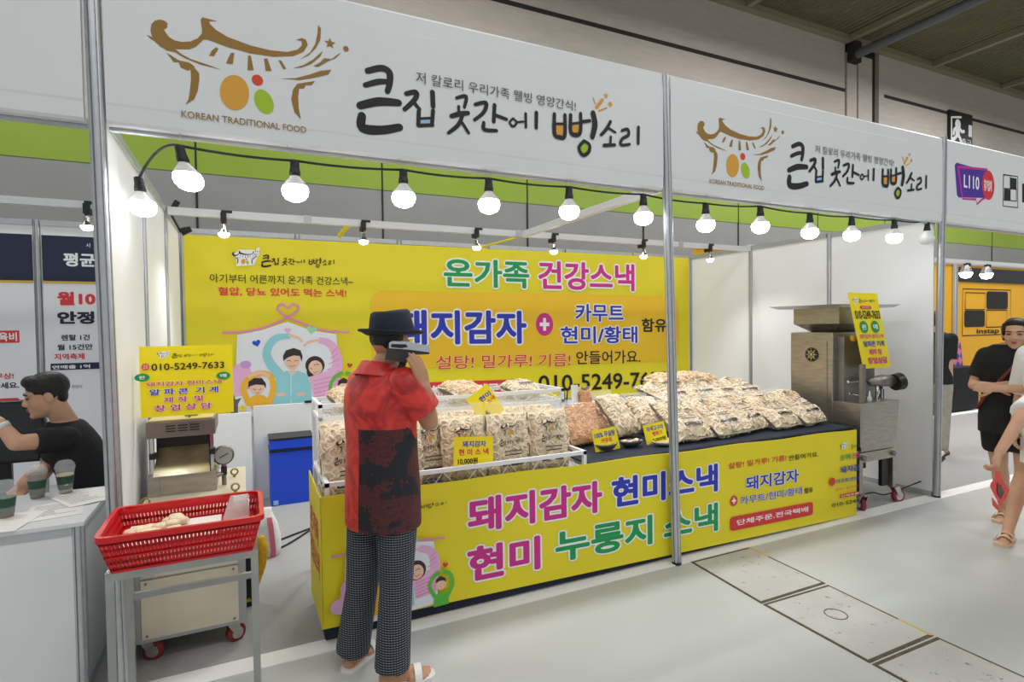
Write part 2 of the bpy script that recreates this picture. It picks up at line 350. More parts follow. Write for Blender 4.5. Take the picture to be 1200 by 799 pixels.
def family(pr, f, full=True):
    """the family illustration; f maps the drawing's own frame (x 0-1000, y down) to the plane"""
    k = abs(f((1, 0))[0]-f((0, 0))[0])
    g = lambda L: [f(q) for q in L]
    pr.poly(g([(485, 185), (620, 235), (770, 258), (788, 480), (790, 700), (200, 750), (170, 750), (180, 500), (190, 262), (330, 235)]), I_house)
    for c, rx, ry in (((215, 480), 60, 60), ((265, 530), 80, 60), ((200, 560), 55, 70), ((150, 590), 60, 50)): pr.ell(f(c), rx*k, ry*k, I_lpink)
    pr.ell(f((240, 435)), 35*k, 26*k, I_lav)
    pr.poly(g([(150, 745), (160, 650), (165, 600), (180, 640), (215, 630), (195, 665), (195, 745)]), I_trunk)
    pr.stroke(g([(105, 248), (250, 240), (380, 205), (485, 160), (540, 120), (545, 95), (515, 82), (487, 105), (455, 80), (428, 98), (432, 120), (485, 160), (600, 205), (700, 235), (840, 245)]), 15*k, I_pink)
    pr.heart(f((303, 310)), 27*k, I_heartb, 15); pr.heart(f((625, 232)), 33*k, I_mint, -10); pr.heart(f((848, 440)), 20*k, I_red, -8); pr.heart(f((485, 236)), 22*k, I_lpink)
    # woman: pink sleeve raised over the head
    pr.stroke(g([(735, 560), (775, 450), (765, 360), (725, 310), (668, 292)]), [80*k, 66*k, 42*k], I_lpink, cap=False)
    for i in range(7): pr.stroke(g([(690+i*9, 560-i*32), (800-i*4, 540-i*34)]), 6*k, I_pink)
    pr.stroke(g([(668, 292), (610, 303), (582, 322)]), 18*k, I_flesh)
    pr.poly(g([(610, 505), (720, 470), (770, 420), (780, 620), (640, 640)]), I_lpink)
    for i in range(5): pr.stroke(g([(640, 530+i*24), (775, 500+i*24)]), 7*k, I_pink)
    pr.ell(f((645, 440)), 66*k, 66*k, I_hairb); pr.poly(g([(595, 470), (600, 508), (640, 500)]), I_hairb); pr.ell(f((648, 452)), 47*k, 50*k, I_flesh, 8)
    pr.stroke(g([(640, 440), (655, 432), (668, 436)]), 4*k, I_hairb); pr.stroke(g([(618, 455), (628, 463)]), 4*k, I_hairb); pr.stroke(g([(635, 478), (650, 482), (664, 472)]), 4*k, I_logored)
    # man: teal sweater, one arm raised
    pr.stroke(g([(450, 510), (385, 430), (362, 370), (385, 310), (430, 275), (500, 268)]), [70*k, 55*k, 50*k, 34*k], I_teal, cap=False)
    pr.stroke(g([(492, 264), (540, 275), (568, 300)]), 17*k, I_flesh)
    pr.poly(g([(430, 490), (480, 470), (545, 470), (600, 492), (622, 560), (628, 680), (390, 690), (400, 560)]), I_teal)
    pr.stroke(g([(505, 485), (505, 690)]), 4*k, I_wht); pr.poly(g([(480, 470), (545, 470), (512, 500)]), I_flesh)
    pr.ell(f((512, 412)), 50*k, 60*k, I_flesh)
    pr.poly(g([(460, 415), (457, 385), (475, 352), (520, 338), (560, 352), (572, 385), (568, 420), (556, 385), (520, 382), (490, 392), (470, 405)]), I_hairb)
    for x in (492, 535): pr.stroke(g([(x-10, 415), (x, 410), (x+10, 415)]), 4*k, I_hairb)
    pr.stroke(g([(495, 440), (512, 447), (530, 438)]), 4*k, I_logored)
    pr.stroke(g([(420, 610), (500, 625), (590, 610)]), 26*k, I_teal); pr.stroke(g([(430, 612), (465, 608)]), 22*k, I_flesh); pr.stroke(g([(545, 612), (580, 606)]), 22*k, I_flesh)
    # boy in yellow, arms over the head
    pr.stroke(g([(255, 660), (228, 560), (300, 490), (380, 500), (402, 570), (380, 650)]), 40*k, I_boy); pr.stroke(g([(262, 505), (320, 482), (375, 500)]), 22*k, I_flesh)
    pr.poly(g([(245, 640), (300, 610), (345, 615), (395, 650), (390, 695), (280, 700)]), I_boy)
    pr.ell(f((308, 572)), 46*k, 45*k, I_flesh); pr.poly(g([(254, 570), (256, 535), (290, 513), (335, 515), (358, 545), (358, 575), (345, 555), (300, 552), (270, 560)]), I_hairb)
    pr.stroke(g([(285, 578), (298, 582)]), 4*k, I_hairb); pr.stroke(g([(318, 582), (331, 578)]), 4*k, I_hairb); pr.stroke(g([(300, 598), (310, 602), (320, 598)]), 4*k, I_logored)
    pr.ell(f((222, 690)), 24*k, 20*k, I_yeltxt); pr.ell(f((222, 688)), 9*k, 9*k, I_boy); pr.stroke(g([(210, 735), (225, 722), (240, 735)]), 8*k, I_green)
    # child in green
    pr.stroke(g([(800, 690), (735, 580), (760, 510), (800, 485)]), 26*k, I_kid); pr.stroke(g([(840, 690), (895, 590), (880, 510), (830, 485)]), 26*k, I_kid)
    pr.poly(g([(765, 640), (860, 630), (870, 720), (760, 725)]), I_kid)
    pr.ell(f((812, 565)), 38*k, 42*k, I_flesh); pr.poly(g([(778, 560), (780, 530), (812, 512), (845, 530), (852, 560), (830, 545), (800, 545)]), I_hairb)

# ------------------------------------------------------------------ the hall
M_floor = mat('grey_epoxy_floor', 'BDBFBC', .38, 0, .9, .05, .04, 25)
nt = M_floor.node_tree
def add_scuffs(m, scale, thr, dark, amount):
    nt = m.node_tree; b = nt.nodes['Principled BSDF']; src = b.inputs['Base Color'].links[0].from_socket
    tc = nt.nodes.new('ShaderNodeTexCoord'); n1 = nt.nodes.new('ShaderNodeTexNoise'); n1.inputs['Scale'].default_value = scale; n1.inputs['Detail'].default_value = 8; n1.inputs['Roughness'].default_value = .75
    nt.links.new(tc.outputs['Object'], n1.inputs['Vector'])
    r = nt.nodes.new('ShaderNodeValToRGB'); r.color_ramp.elements[0].position = thr; r.color_ramp.elements[0].color = (0, 0, 0, 1); r.color_ramp.elements[1].position = thr+.04; r.color_ramp.elements[1].color = (amount,)*3+(1,)
    nt.links.new(n1.outputs[0], r.inputs[0])
    mx = nt.nodes.new('ShaderNodeMix'); mx.data_type = 'RGBA'; mx.inputs[7].default_value = (*hexc(dark), 1)
    nt.links.new(r.outputs[0], mx.inputs[0]); nt.links.new(src, mx.inputs[6]); nt.links.new(mx.outputs[2], b.inputs['Base Color'])
add_scuffs(M_floor, 5, .68, '6E6C68', .5)
M_carpet = mat('grey_carpet', 'A9A9A8', .95, 0, 220, .22, .5, 300)
M_tape = mat('white_tape', 'F2F2F0', .5)
MB().box((-14, -14, -.1), (40, 6, 0)).build('floor', M_floor)['kind'] = 'structure'
MB().box((-6, .03, .0), (20, 5.48, .004)).build('floor_carpet', M_carpet)['kind'] = 'structure'
MB().box((-6, -.045, .0), (20, .075, .006)).build('trim_1', M_tape)['kind'] = 'structure'
HY = 5.5
zc = U(1000, 48, 'y', HY).z; zg0 = U(20, 183, 'y', HY).z; zg1 = U(20, 137, 'y', HY).z; zs = U(990, 106, 'y', HY).z
M_hall_lo = mat('grey_hall_panel', '8F8F8D', .6, 0, 2, .04); M_hall_up = mat('taupe_hall_panel', 'BEB4AA', .8, 0, 3, .06, .25, 22, nstretch=(1, 1, 6))
M_hgreen = mat('lime_hall_band', '8BA42C', .5, 0, 2, .03); M_seam = mat('dark_seam', '2B2724', .8)
c0, c1, c2, c3 = (U(x, 110, 'y', HY).x for x in (990, 1003, 1021, 1030))
hall = tag(empty('wall_back'), kind='structure')
MB().box((-14, HY, 0), (40, HY+.2, zg0)).build('lower_panel', M_hall_lo, hall)
MB().box((-14, HY-.01, zg0), (40, HY+.2, zg1)).build('green_band', M_hgreen, hall)
MB().box((-14, HY, zg1), (c0, HY+.2, zc)).box((c3, HY, zg1), (40, HY+.2, zc)).build('upper_panel', M_hall_up, hall)
MB().box((c0, HY+.1, zg1), (c3, HY+.2, zc)).build('column_recess', M_seam, hall)
MB().box((c0+.05, HY-.02, zg1), (c1, HY+.1, zc-.3)).box((c1+.06, HY-.02, zg1), (c2, HY+.1, zc-.3)).build('column_strip', M_hall_up, hall)
b = MB()
b.box((-14, HY-.015, zs-.035), (c0, HY, zs+.035)); z2 = U(1120, 135, 'y', HY).z; b.box((c3+.2, HY-.015, z2-.035), (40, HY, z2+.035))
for k in range(-6, 16): b.box((k*2.4-.012, HY-.014, 0), (k*2.4+.012, HY, zg1))
b.build('panel_joint', M_seam, hall)
yb = U(1075, 330, 'y', HY).x
b = MB(); b.box((yb-.15, HY-.03, 2), (yb+.15, HY, zg0)); b.build('dark_joint', M_seam, hall)
M_deck = mat('olive_metal_deck', '8A8662', .7, 0, 1.5, .1)
w = M_deck.node_tree; wv = w.nodes.new('ShaderNodeTexWave'); wv.inputs['Scale'].default_value = 2.2; wv.bands_direction = 'X'; tcx = w.nodes.new('ShaderNodeTexCoord'); w.links.new(tcx.outputs['Object'], wv.inputs[0])
wb = w.nodes.new('ShaderNodeBump'); wb.inputs['Distance'].default_value = .2; w.links.new(wv.outputs[0], wb.inputs['Height']); w.links.new(wb.outputs[0], w.nodes['Principled BSDF'].inputs['Normal'])
MB().box((-14, -14, zc), (40, HY+.2, zc+.15)).build('ceiling', M_deck)['kind'] = 'structure'
M_beam = mat('ceiling_beam', '8E876E', .6)
b = MB(); b.box((-14, HY-.15, zc-.12), (40, HY+.0, zc)); b.build('trim_2', M_beam)['kind'] = 'structure'
k0 = U(800+570/3, 130/3, 'y', HY).x
for i in range(-1, 6):
    x = k0 + (i)*3.2
    MB().box((x-.06, -12, zc-.12), (x+.06, HY-.16, zc-.001)).build('trim_3', M_beam)['kind'] = 'structure'
for y in (2.6, -.6): MB().box((-14, y-.1, zc-.3), (40, y+.1, zc-.125)).build('trim_4', M_beam)['kind'] = 'structure'
p0 = U(1012, 60, 'y', HY-.3)
t = thing('steel_roof_pipe', 'long grey steel pipe running out from the hall column under the ceiling', 'pipe', (p0.x, HY-.3, p0.z))
MB().tube([(p0.x, HY-.05, p0.z), (p0.x, -12, p0.z)], .1, 12).build('pipe', mat('steel_pipe', '5E6468', .5), t)
MB().box((p0.x-.15, HY-.16, p0.z-.16), (p0.x+.15, HY-.02, p0.z+.3)).build('bracket', M_seam, t)
# exit sign
e0 = U(1113, 128, 'y', HY-.06); e1 = U(1139.5, 170, 'y', HY-.06)
t = thing('exit_sign', 'black exit sign with a white running figure high on the hall wall', 'sign', (e0.x, HY-.06, e1.z))
MB().box((e0.x, HY-.06, e1.z-.2), (e1.x, HY, e0.z)).build('sign_box', mat('sign_black', '1B1A1C', .4), t)
pr = Print((0, HY-.06, 0), (1, 0, 0), (0, 0, 1), .004); D3 = lambda L: [pr.px(800+a/3, c/3) for a, c in L]
ww = .09
pr.stroke(D3([(945, 490), (945, 412), (978, 412)]), .06, I_wht, 1); pr.ell(D3([(967, 437)])[0], .13, .13, I_wht)
pr.stroke(D3([(966, 450), (966, 470)]), .2, I_wht); pr.stroke(D3([(952, 470), (956, 453), (970, 450), (980, 462), (988, 462)]), .09, I_wht); pr.stroke(D3([(964, 472), (958, 484), (948, 490)]), .1, I_wht); pr.stroke(D3([(968, 472), (974, 485), (978, 497)]), .1, I_wht)
pr.text('1', D3([(1004, 480)])[0], D3([(1017, 442)])[0], I_wht, bold=.02); pr.text('출구', D3([(980, 508)])[0], D3([(1014, 493)])[0], I_wht)
pr.build('sign_symbol', t)

# ------------------------------------------------------------------ trench covers in the floor
M_cover = mat('painted_steel_cover', 'BDBDB8', .45, 0, 3, .08); add_scuffs(M_cover, 14, .6, '4A4A48', .85); M_gap = mat('rust_gap', '5B503A', .9, 0, 20, .3); M_yelpaint = mat('yellow_paint', 'C9B25A', .8)
CV = [((3.13, -.05), (3.665, -.05), (3.625, -.645), (3.085, -.645)), ((3.085, -.655), (3.62, -.665), (3.575, -1.255), (3.07, -1.255)), ((3.07, -1.265), (3.575, -1.27), (3.56, -1.95), (3.05, -1.95))]
for q, lab in zip(CV, ('scuffed grey steel floor cover just in front of the centre post', 'worn grey floor cover with a ring mark, second out from the counter', 'worn grey floor cover farthest out from the counter')):
    t = thing('floor_cover', lab, 'floor cover', (q[3][0], q[3][1], 0), group='steel covers over the floor trench')
    m = Vector((sum(a[0] for a in q)/4, sum(a[1] for a in q)/4)); g = [m+(Vector(a)-m)*.94 for a in q]; h = [m+(Vector(a)-m)*1.0 for a in q]
    MB().hexa([(*a, .0005) for a in g[::-1]]+[(*a, .004) for a in g[::-1]]).build('plate', M_cover, t)
    b = MB()
    for i in range(4):
        j = (i+1) % 4; b.hexa([(*h[i], 0), (*h[j], 0), (*g[j], 0), (*g[i], 0), (*h[i], .003), (*h[j], .003), (*g[j], .003), (*g[i], .003)])
    b.build('frame', M_gap, t)
    b = MB(); i, j = (1, 2) if q is not CV[0] else (2, 1); A = h[i]+(h[j]-h[i])*.72; B = h[j]; d = (m-A).normalized()*.02; b.hexa([(*A, .003), (*B, .003), (*(B+d), .003), (*(A+d), .003), (*A, .0045), (*B, .0045), (*(B+d), .0045), (*(A+d), .0045)]); b.build('paint_edge', M_yelpaint, t)
    if q is CV[1]:
        b = MB(); b.tube([(m.x+.055*math.cos(a*PI/12), m.y+.05+.055*math.sin(a*PI/12), .004) for a in range(25)], .003, 4, False); b.build('lifting_ring', M_gap, t)

# ------------------------------------------------------------------ booth shell
def octo(r):
    P = []
    for k in range(8):
        a = PI/4*k+PI/8
        for da, rr in ((-.3, r), (-.13, r), (-.1, r*.74), (.1, r*.74), (.13, r), (.3, r)): P.append((rr*math.cos(a+PI/8*0+da), rr*math.sin(a+da)))
    return P
def post(name, p0, p1, parent=None, r=.026):
    p0, p1 = Vector(p0), Vector(p1); b = MB()
    P = octo(r); h = p1.z-p0.z; sx, sy = (p1.x-p0.x), (p1.y-p0.y)
    b.rings([[(p0.x+x+sx*f, p0.y+y+sy*f, p0.z+h*f) for x, y in P] for f in (0, .02, 1)])
    return b.build(name, M_alu, parent)
ZW, ZF0, ZF1 = 2.484, 2.415, 3.14
def wall(name, x0, y0, x1, y1, n, m=M_white):
    root = tag(empty(name, (x0, y0, 0)), kind='structure'); d = Vector((x1-x0, y1-y0)); e = d.normalized(); q = Vector((-e.y, e.x))
    for i in range(n):
        a = Vector((x0, y0))+d*(i/n)+e*.025; c = Vector((x0, y0))+d*((i+1)/n)-e*.025; k = q*.006
        MB().hexa([(*(a-k), .05), (*(c-k), .05), (*(c+k), .05), (*(a+k), .05), (*(a-k), ZW-.04), (*(c-k), ZW-.04), (*(c+k), ZW-.04), (*(a+k), ZW-.04)]).build('panel', m, root)
        k = q*.018
        for nm, z0, z1 in (('bottom_rail', .0, .05), ('top_rail', ZW-.045, ZW)):
            MB().hexa([(*(a-k), z0), (*(c-k), z0), (*(c+k), z0), (*(a+k), z0), (*(a-k), z1), (*(c-k), z1), (*(c+k), z1), (*(a+k), z1)]).build(nm, M_alu, root)
    for i in range(n+1):
        if i in SKIP.get(name, ()): continue
        a = Vector((x0, y0))+d*(i/n); post('post', (a.x, a.y, 0), (a.x, a.y, ZW), root, .022)
    return root
SKIP = {'wall_left': (0, 3), 'wall_right': (0, 3), 'wall_neighbour': (0,), 'wall_far': (0,)}
wall('wall_left', 0, 0, 0, 3, 3); wall('wall_front', 0, 3, 6, 3, 6); wall('wall_right', 6.0, 0, 6.0, 3, 3)
wall('wall_neighbour', 0, 3, -6, 3, 6)
bpy.data.objects['wall_front'].name = 'wall_rear'
LP0, LP1 = (.03, -.02, 0), (0, -.03, 3.3)
for nm, a, c, lab in (('booth_post', (.022, -.02, 0), (-.012, -.03, 3.3), 'tall grooved aluminium post at the left front corner of the booth'), ('booth_post', (3.028, -.03, 0), (2.948, -.03, 3.13), 'slender aluminium post standing alone in front of the yellow counter'), ('booth_post', (6.018, .0, 0), (6.02, -.03, 3.155), 'aluminium post at the right front corner beside the woman in black')):
    t = thing(nm, lab, 'post', a, group='aluminium posts along the booth front'); post('profile', (a[0], a[1], .02), c, t, .03)
    MB().lathe([(.026, 0), (.03, .005), (.03, .02)], a, 14).build('foot', M_rubber, t)
# fascia signs
def fascia(x0, x1, label, z0=ZF0, z1=ZF1):
    t = thing('fascia_sign', label, 'sign', (x0, FASC_Y, z0), group='white fascia signs over the booth fronts')
    y = FASC_Y; b = MB(); zz = [z0, z0+.012, z0+.075, z0+.085, z1-.1, z1-.09, z1-.012, z1]; yy = [.012, .004, .003, 0, 0, .003, .004, .012]
    A = [(x0, y+o, z) for z, o in zip(zz, yy)]; B = [(x1, y+o, z) for z, o in zip(zz, yy)]
    b.rings([A+[(x0, y+.05, z1), (x0, y+.05, z0)], B+[(x1, y+.05, z1), (x1, y+.05, z0)]])
    b.build('banner_sheet', M_flex, t)
    b = MB(); b.box((x0, y+.055, z0-.012), (x1, y+.085, z0+.03)).box((x0, y+.055, z1-.045), (x1, y+.085, z1)); b.build('rail', M_alu, t)
    return t
fascia(-6, -.045, 'blank white fascia sign of the neighbouring stand at far left')
t1 = fascia(.03, 2.925, 'larger looking white fascia with gold roof emblem above the man in the hat')
t2 = fascia(2.985, 5.985, 'white fascia with gold roof emblem above the right half of the counter')
t3 = fascia(6.055, 13, 'white fascia with purple stand number badge reading L110')
def brand(t, dx, dz):
    pr = Print((dx, FASC_Y, dz), (1, 0, 0), (0, 0, 1))
    emblem(pr, EB[:2], EB[2:])
    pr.text('KOREAN TRADITIONAL FOOD', A3((638, 412)), (A3((1076, 440))[0], A3((640, 388))[1]), I_gold, bold=.006)
    title(pr, TB[:2], TB[2:], extra=True)
    pr.text('저 칼로리 우리가족 웰빙 영양간식!', (B3((262, 300))[0], B3((262, 278))[1]-.02), (B3((822, 300))[0], B3((262, 238))[1]-.02), I_grey)
    pr.build('printed_design', t)
brand(t1, 0, 0); brand(t2, 3.012, .012)
pr = Print((0, FASC_Y, 0), (1, 0, 0), (0, 0, 1)); G6 = lambda L: [pr.px(1000+a/6, 140+c/6) for a, c in L]
pr.poly(G6([(712, 320), (725, 303), (800, 325), (935, 360), (950, 380), (945, 540), (925, 552), (740, 548), (728, 530)]), I_purple)
pr.stroke(G6([(735, 332), (940, 352), (952, 385), (940, 545), (905, 562), (868, 596), (862, 562), (768, 558), (735, 332)]), .02, I_mag, 1)
pr.ell(G6([(948, 462)])[0], .105, .135, ink('badge_red', 'D5303E')); pr.tpx('L110', (1000+775/6, 140+478/6), (1000+885/6, 140+405/6), I_wht, bold=.02); pr.tpx('참가업체', (1000+918/6, 140+500/6), (1000+972/6, 140+430/6), I_wht, bold=.03)
pr.stroke(G6([(1055, 388), (1155, 402), (1155, 620), (1052, 608), (1055, 388)]), .012, I_blk, 1)
for a in ([(1103, 408), (1147, 416), (1146, 490), (1103, 484)], [(1060, 486), (1102, 494), (1102, 570), (1058, 562)], [(1187, 450), (1230, 456), (1230, 590), (1187, 582)]): pr.poly(G6(a), I_blk)
for L in ([(1060, 484), (1147, 492)], [(1102, 404), (1102, 572)], [(1057, 566), (1146, 574)], [(1146, 490), (1145, 574)]): pr.stroke(G6(L), .009, I_blk, 1)
pr.build('printed_design', t3)
# beams inside the booth, spot lamps
t = thing('cross_beam', 'long white beam spanning the booth overhead, holding small spot lamps', 'beam', (0, 2, ZW-.06))
MB().box((.03, 1.975, ZW-.065), (5.97, 2.025, ZW-.01)).build('beam', mat('white_beam', 'E2E3E5', .4, .2), t)
b = MB()
for x in (1.0, 2.9, 4.9): b.box((x-.03, 1.97, ZW-.07), (x+.03, 2.03, ZW-.005))
b.build('joint_sleeve', M_alu, t)
t = thing('cross_beam', 'short white beam running back from the centre post under the fascia', 'beam', (2.97, 0, ZW-.06))
MB().box((2.945, .045, ZW-.065), (2.995, 1.97, ZW-.01)).build('beam', MATS['white_beam'], t)
M_bulb = mat('bulb_glow', 'FCFDFF', .3, 0, emit=20); M_bulbcap = mat('bulb_cap', 'E8E8E6', .3); M_spotglow = mat('spot_glow', 'FFFDF5', .3, 0, emit=14)
def spot(x, y, z, lab):
    t = thing('clamp_lamp', lab, 'lamp', (x, y, z), group='spot lamps clamped along the overhead beams')
    MB().box((x-.02, y-.045, z-.055), (x+.02, y+.045, z+.015)).box((x-.015, y-.03, z+.015), (x+.06, y+.03, z+.035)).build('clamp', M_black, t)
    MB().tube([(x, y, z-.05), (x-.01, y-.03, z-.075), (x, y-.03, z-.085)], .008, 6).build('neck', M_chrome, t)
    MB().lathe([(.018, .06), (.022, .03), (.04, 0)], (x, y-.03, z-.14), 14, (True, False)).build('housing', M_chrome, t)
    MB().lathe([(.0, -.035), (.025, -.03), (.038, -.015), (.04, 0), (.03, .003)], (x, y-.03, z-.14), 14).build('bulb', M_spotglow, t, True)
    l = bpy.data.lights.new('spot_light', 'SPOT'); l.energy = 26; l.spot_size = 2.2; l.spot_blend = .6; l.shadow_soft_size = .04; o = bpy.data.objects.new('spot_light', l); COL.objects.link(o); o.parent = t; o.location = (0, -.03, -.185); o.rotation_euler = (-.25, 0, 0)
for (px, py), lab in zip(((262, 255), (425, 265), (557, 272), (647, 278), (752, 283), (830, 289)), ('spot lamp on the beam above the left end of the yellow wall banner', 'second spot lamp along the beam, above the man in the hat', 'third spot lamp along the beam, over the green banner words', 'fourth spot lamp along the beam, over the magenta banner words', 'fifth spot lamp along the beam, just left of the centre post', 'last spot lamp along the beam, right of the centre post')):
    q = U(px, py, 'y', 2); spot(q.x, 2, ZW-.045, lab)
t = thing('clamp_lamp', 'black clip lamp heads clustered at the back left corner of the booth', 'lamp', (.05, 2.2, 2.3))
q = [U(a, c, 'y', 2.2) for a, c in ((172, 252), (188, 270), (200, 250), (212, 272), (224, 268), (203, 246))]
MB().tube([q[0], q[0]+Vector((0, -.05, -.08))], .03, 8).build('head', M_black, t); MB().tube([q[1]+Vector((0, 0, .13)), q[1], q[1]-Vector((0, 0, .05))], [.012, .03, .033], 8).build('head', M_black, t)
MB().tube([q[2], q[5]+Vector((.03, 0, .07))], .022, 8).build('head', M_black, t); MB().tube([q[3], q[4]], [.032, .022], 8).build('head', M_black, t); MB().tube([q[2], q[3]], .01, 6).build('stem', M_black, t)
t = tag(MB().tube([U(398, 276, 'y', 2.6), U(410, 262, 'y', 2.02)], .022, 8).build('cable_sleeve', mat('yellow_sleeve', 'E3CE33', .5)), 'yellow cable sleeve stretched between beam and wall above the hat', 'cable sleeve')
t = tag(MB().tube([U(562, 290, 'y', 2.6), U(612, 277, 'y', 2.02)], .012, 8).build('cable_sleeve', MATS['yellow_sleeve']), 'thin yellow cable sleeve over the magenta words of the wall banner', 'cable sleeve')

# ------------------------------------------------------------------ string of bulbs
BP = [(220, 208), (346, 222), (473, 230), (573, 238), (667, 246), (754, 253), (827, 262), (891, 264), (949, 271), (998, 274), (1048, 277)]
BN = ('second globe bulb of the string, leaning outward under the gold roof emblem', 'globe bulb hanging below the end of the words KOREAN TRADITIONAL FOOD', 'globe bulb hanging below the first big black character of the fascia', 'globe bulb hanging below the middle of the left fascia title', 'globe bulb hanging below the gap before the spark drawing', 'globe bulb immediately left of the centre post', 'globe bulb immediately right of the centre post', 'globe bulb under the right fascia emblem', 'globe bulb under the first big character of the right fascia', 'globe bulb in front of the right wall, third from its end', 'globe bulb in front of the right wall, second from its end')
def bulb(p, lab, lean=(0, 0), lit=True):
    t = thing('string_bulb', lab, 'light bulb', p, group='globe bulbs strung under the fascia')
    L = Matrix.Translation(p) @ Matrix.Shear('XY', 4, (lean[0], lean[1])) @ Matrix.Translation(-Vector(p)) if lean != (0, 0) else None
    MB().lathe([(.014, .135), (.02, .13), (.021, .1), (.026, .075), (.024, .062)], p, 14).build('socket', M_black, t, False, L)
    A = Vector(p)+Vector((0, 0, .135)); MB().tube([A, A+Vector((-.03, -.025, .05)), A+Vector((-.05, -.035, .1))], .0015, 4).build('wire_hook', M_chrome, t)
    MB().lathe([(.02, .07), (.024, .055), (.045, .03), (.054, .015)], p, 22, (False, False)).build('cap', M_bulbcap, t, True, L)
    MB().lathe([(.054, .015), (.0595, .0), (.06, -.01), (.056, -.028), (.044, -.045), (.024, -.055), (0.001, -.058)], p, 22).build('globe', M_bulb if lit else M_bulbcap, t, True, L)
tops = []
for i, (q, n) in enumerate(zip(BP, BN)):
    p = U(*q, 'y', -.0); lean = (-.22, 0) if i == 0 else (0, 0); bulb(p, n, lean); tops.append((p+Vector((lean[0]*.135, 0, .135)), i))
pl = U(167, 240, 'x', .09); bulb(pl, 'first globe bulb, hung beside the left booth wall', (-.12, .1)); pe = U(1086, 279, 'y', .02); bulb(pe, 'unlit globe bulb at the far right end of the string', (.05, 0), False)
b = MB(); seq = [pl+Vector((-.01, .01, .135))]+[a for a, _ in tops]+[pe+Vector((0, 0, .14))]
path = []
for A, B in zip(seq, seq[1:]):
    for k in range(8): t_ = k/8; path.append(A.lerp(B, t_)+Vector((0, 0, -.010*4*t_*(1-t_)*(1 if A is not seq[0] else -5))))
path += [seq[-1]]
b.tube(path, .006, 6); t = tag(b.build('light_string_cable', M_rubber), 'black cable carrying the globe bulbs along the booth front', 'cable')
# ------------------------------------------------------------------ wall banner
t = thing('wall_banner', 'large yellow printed banner covering the back wall of the booth', 'banner', (.04, 2.96, .64))
BX0, BX1 = .045, 5.93
b = MB(); N = 60
rg = []
for i in range(N+1):
    x = BX0+(BX1-BX0)*i/N; z0 = .80-.16*i/N; z1 = 2.418+.032*i/N; rg.append([(x, 2.962, z0), (x, 2.962, z1), (x, 2.97, z1), (x, 2.97, z0)])
b.rings(rg).build('sheet', M_yel, t)
pr = Print((0, 2.962, 0), (1, 0, 0), (0, 0, 1), .003); pr.sag = (-.043, .0202, BX0); T = lambda s, a, c, m, **k: pr.tpx(s, a, c, m, **k)
a0 = pr.px(436, 432); a1 = pr.px(795, 347); pr.rect((a0[0], a0[1]), (a1[0], a1[1]), ink('amber', 'EFC21F'), .12)
T('온가족', (520, 336), (620, 306), I_green, bold=.03, out=I_wht); T('건강스낵', (630.7, 339), (743.3, 309.5), I_mag, bold=.03, out=I_wht)
T('돼지감자', (462, 404.5), (616.7, 364), I_blue, bold=.035, out=I_wht, ow=.045)
c = pr.px(638, 380); pr.ell(c, .115, .125, I_mag); pr.rect((c[0]-.065, c[1]-.02), (c[0]+.065, c[1]+.02), I_wht); pr.rect((c[0]-.02, c[1]-.07), (c[0]+.02, c[1]+.07), I_wht)
T('카무트', (674, 377), (730.5, 356.5), I_blue, bold=.025, out=I_wht); T('현미/황태', (656.7, 403), (746.7, 382), I_blue, bold=.025, out=I_wht); T('함유', (751.7, 389), (781, 373), I_blk, bold=.025)
T('설탕! 밀가루! 기름!', (510, 433), (668, 414), I_red, bold=.012, out=ink('halo', 'F6DE86'), ow=.03, slant=.06); T('안들어가요.', (675, 427), (750, 410), I_blk, bold=.01)
T('010-5249-7633', (630.7, 459.5), (782, 435), I_blk, bold=.016)
a0 = pr.px(480, 471); a1 = pr.px(617.5, 444); pr.rect((a0[0], a0[1]), a1, I_red, .03); T('단체주문.전국택배', (488, 469), (613, 447.5), I_wht, bold=.02)
emblem(pr, pr.px(272, 312), pr.px(305, 294.5), I_blk, I_wht); title(pr, pr.px(307, 312), pr.px(391, 302), fat=1.1)
T('아기부터 어른까지 온가족 건강스낵~', (246, 331), (413.5, 325), I_blk, bold=.006); T('혈압, 당뇨 있어도 먹는 스낵!', (255.8, 346.5), (405.8, 339), I_red, bold=.025)
f0 = pr.px(240, 340); f1 = pr.px(440, 354)
fu = lambda q: pr.px(240+q[0]/5, 340+q[1]/5)
family(pr, fu); pr.build('printed_design', t)

# ------------------------------------------------------------------ counter
TZ = .715
for x0, x1, y1, TT, lab in ((.86, 2.38, .56, .63, 'narrow table under the white wire baskets of upright snack bags'), (2.42, 4.9, 1.24, TZ, 'deep table under the heap of lying snack bags')):
    t = thing('display_table', lab, 'table', (x0, .06, 0))
    MB().box((x0, .06, TT-.035), (x1, y1, TT-.005)).build('tabletop', mat('table_top', 'CFCFCC', .5), t)
    for x in (x0+.06, x1-.06):
        for y in (.13, y1-.07): MB().tube([(x, y, 0), (x, y, TT-.03)], .018, 8).build('leg', M_black, t)
b = MB(); b.box((.852, .043, .626), (2.4, .57, .634)); b.box((2.4, .04, TZ-.004), (4.915, 1.26, TZ+.004))
b.box((.852, .036, .018), (2.4, .042, .63)); b.box((2.4, .036, .018), (4.915, .042, TZ))
b.box((.848, .04, .02), (.854, .5, .63)).box((4.912, .04, .02), (4.918, 1.25, TZ))
for i in range(24):
    x = 2.5+i*.1; b.tube([(x, .04, TZ+.0), (x+.1, .04, TZ+.0+.003*math.sin(i*2))], .011, 6)
t = tag(b.build('tablecloth', M_navy), 'dark navy cloth over the display tables, showing along the right half', 'tablecloth')
t = thing('counter_banner', 'yellow printed banner wrapped round the front and left end of the counter', 'banner', (.83, .02, .085))
b = MB(); FY = .018; rg = []
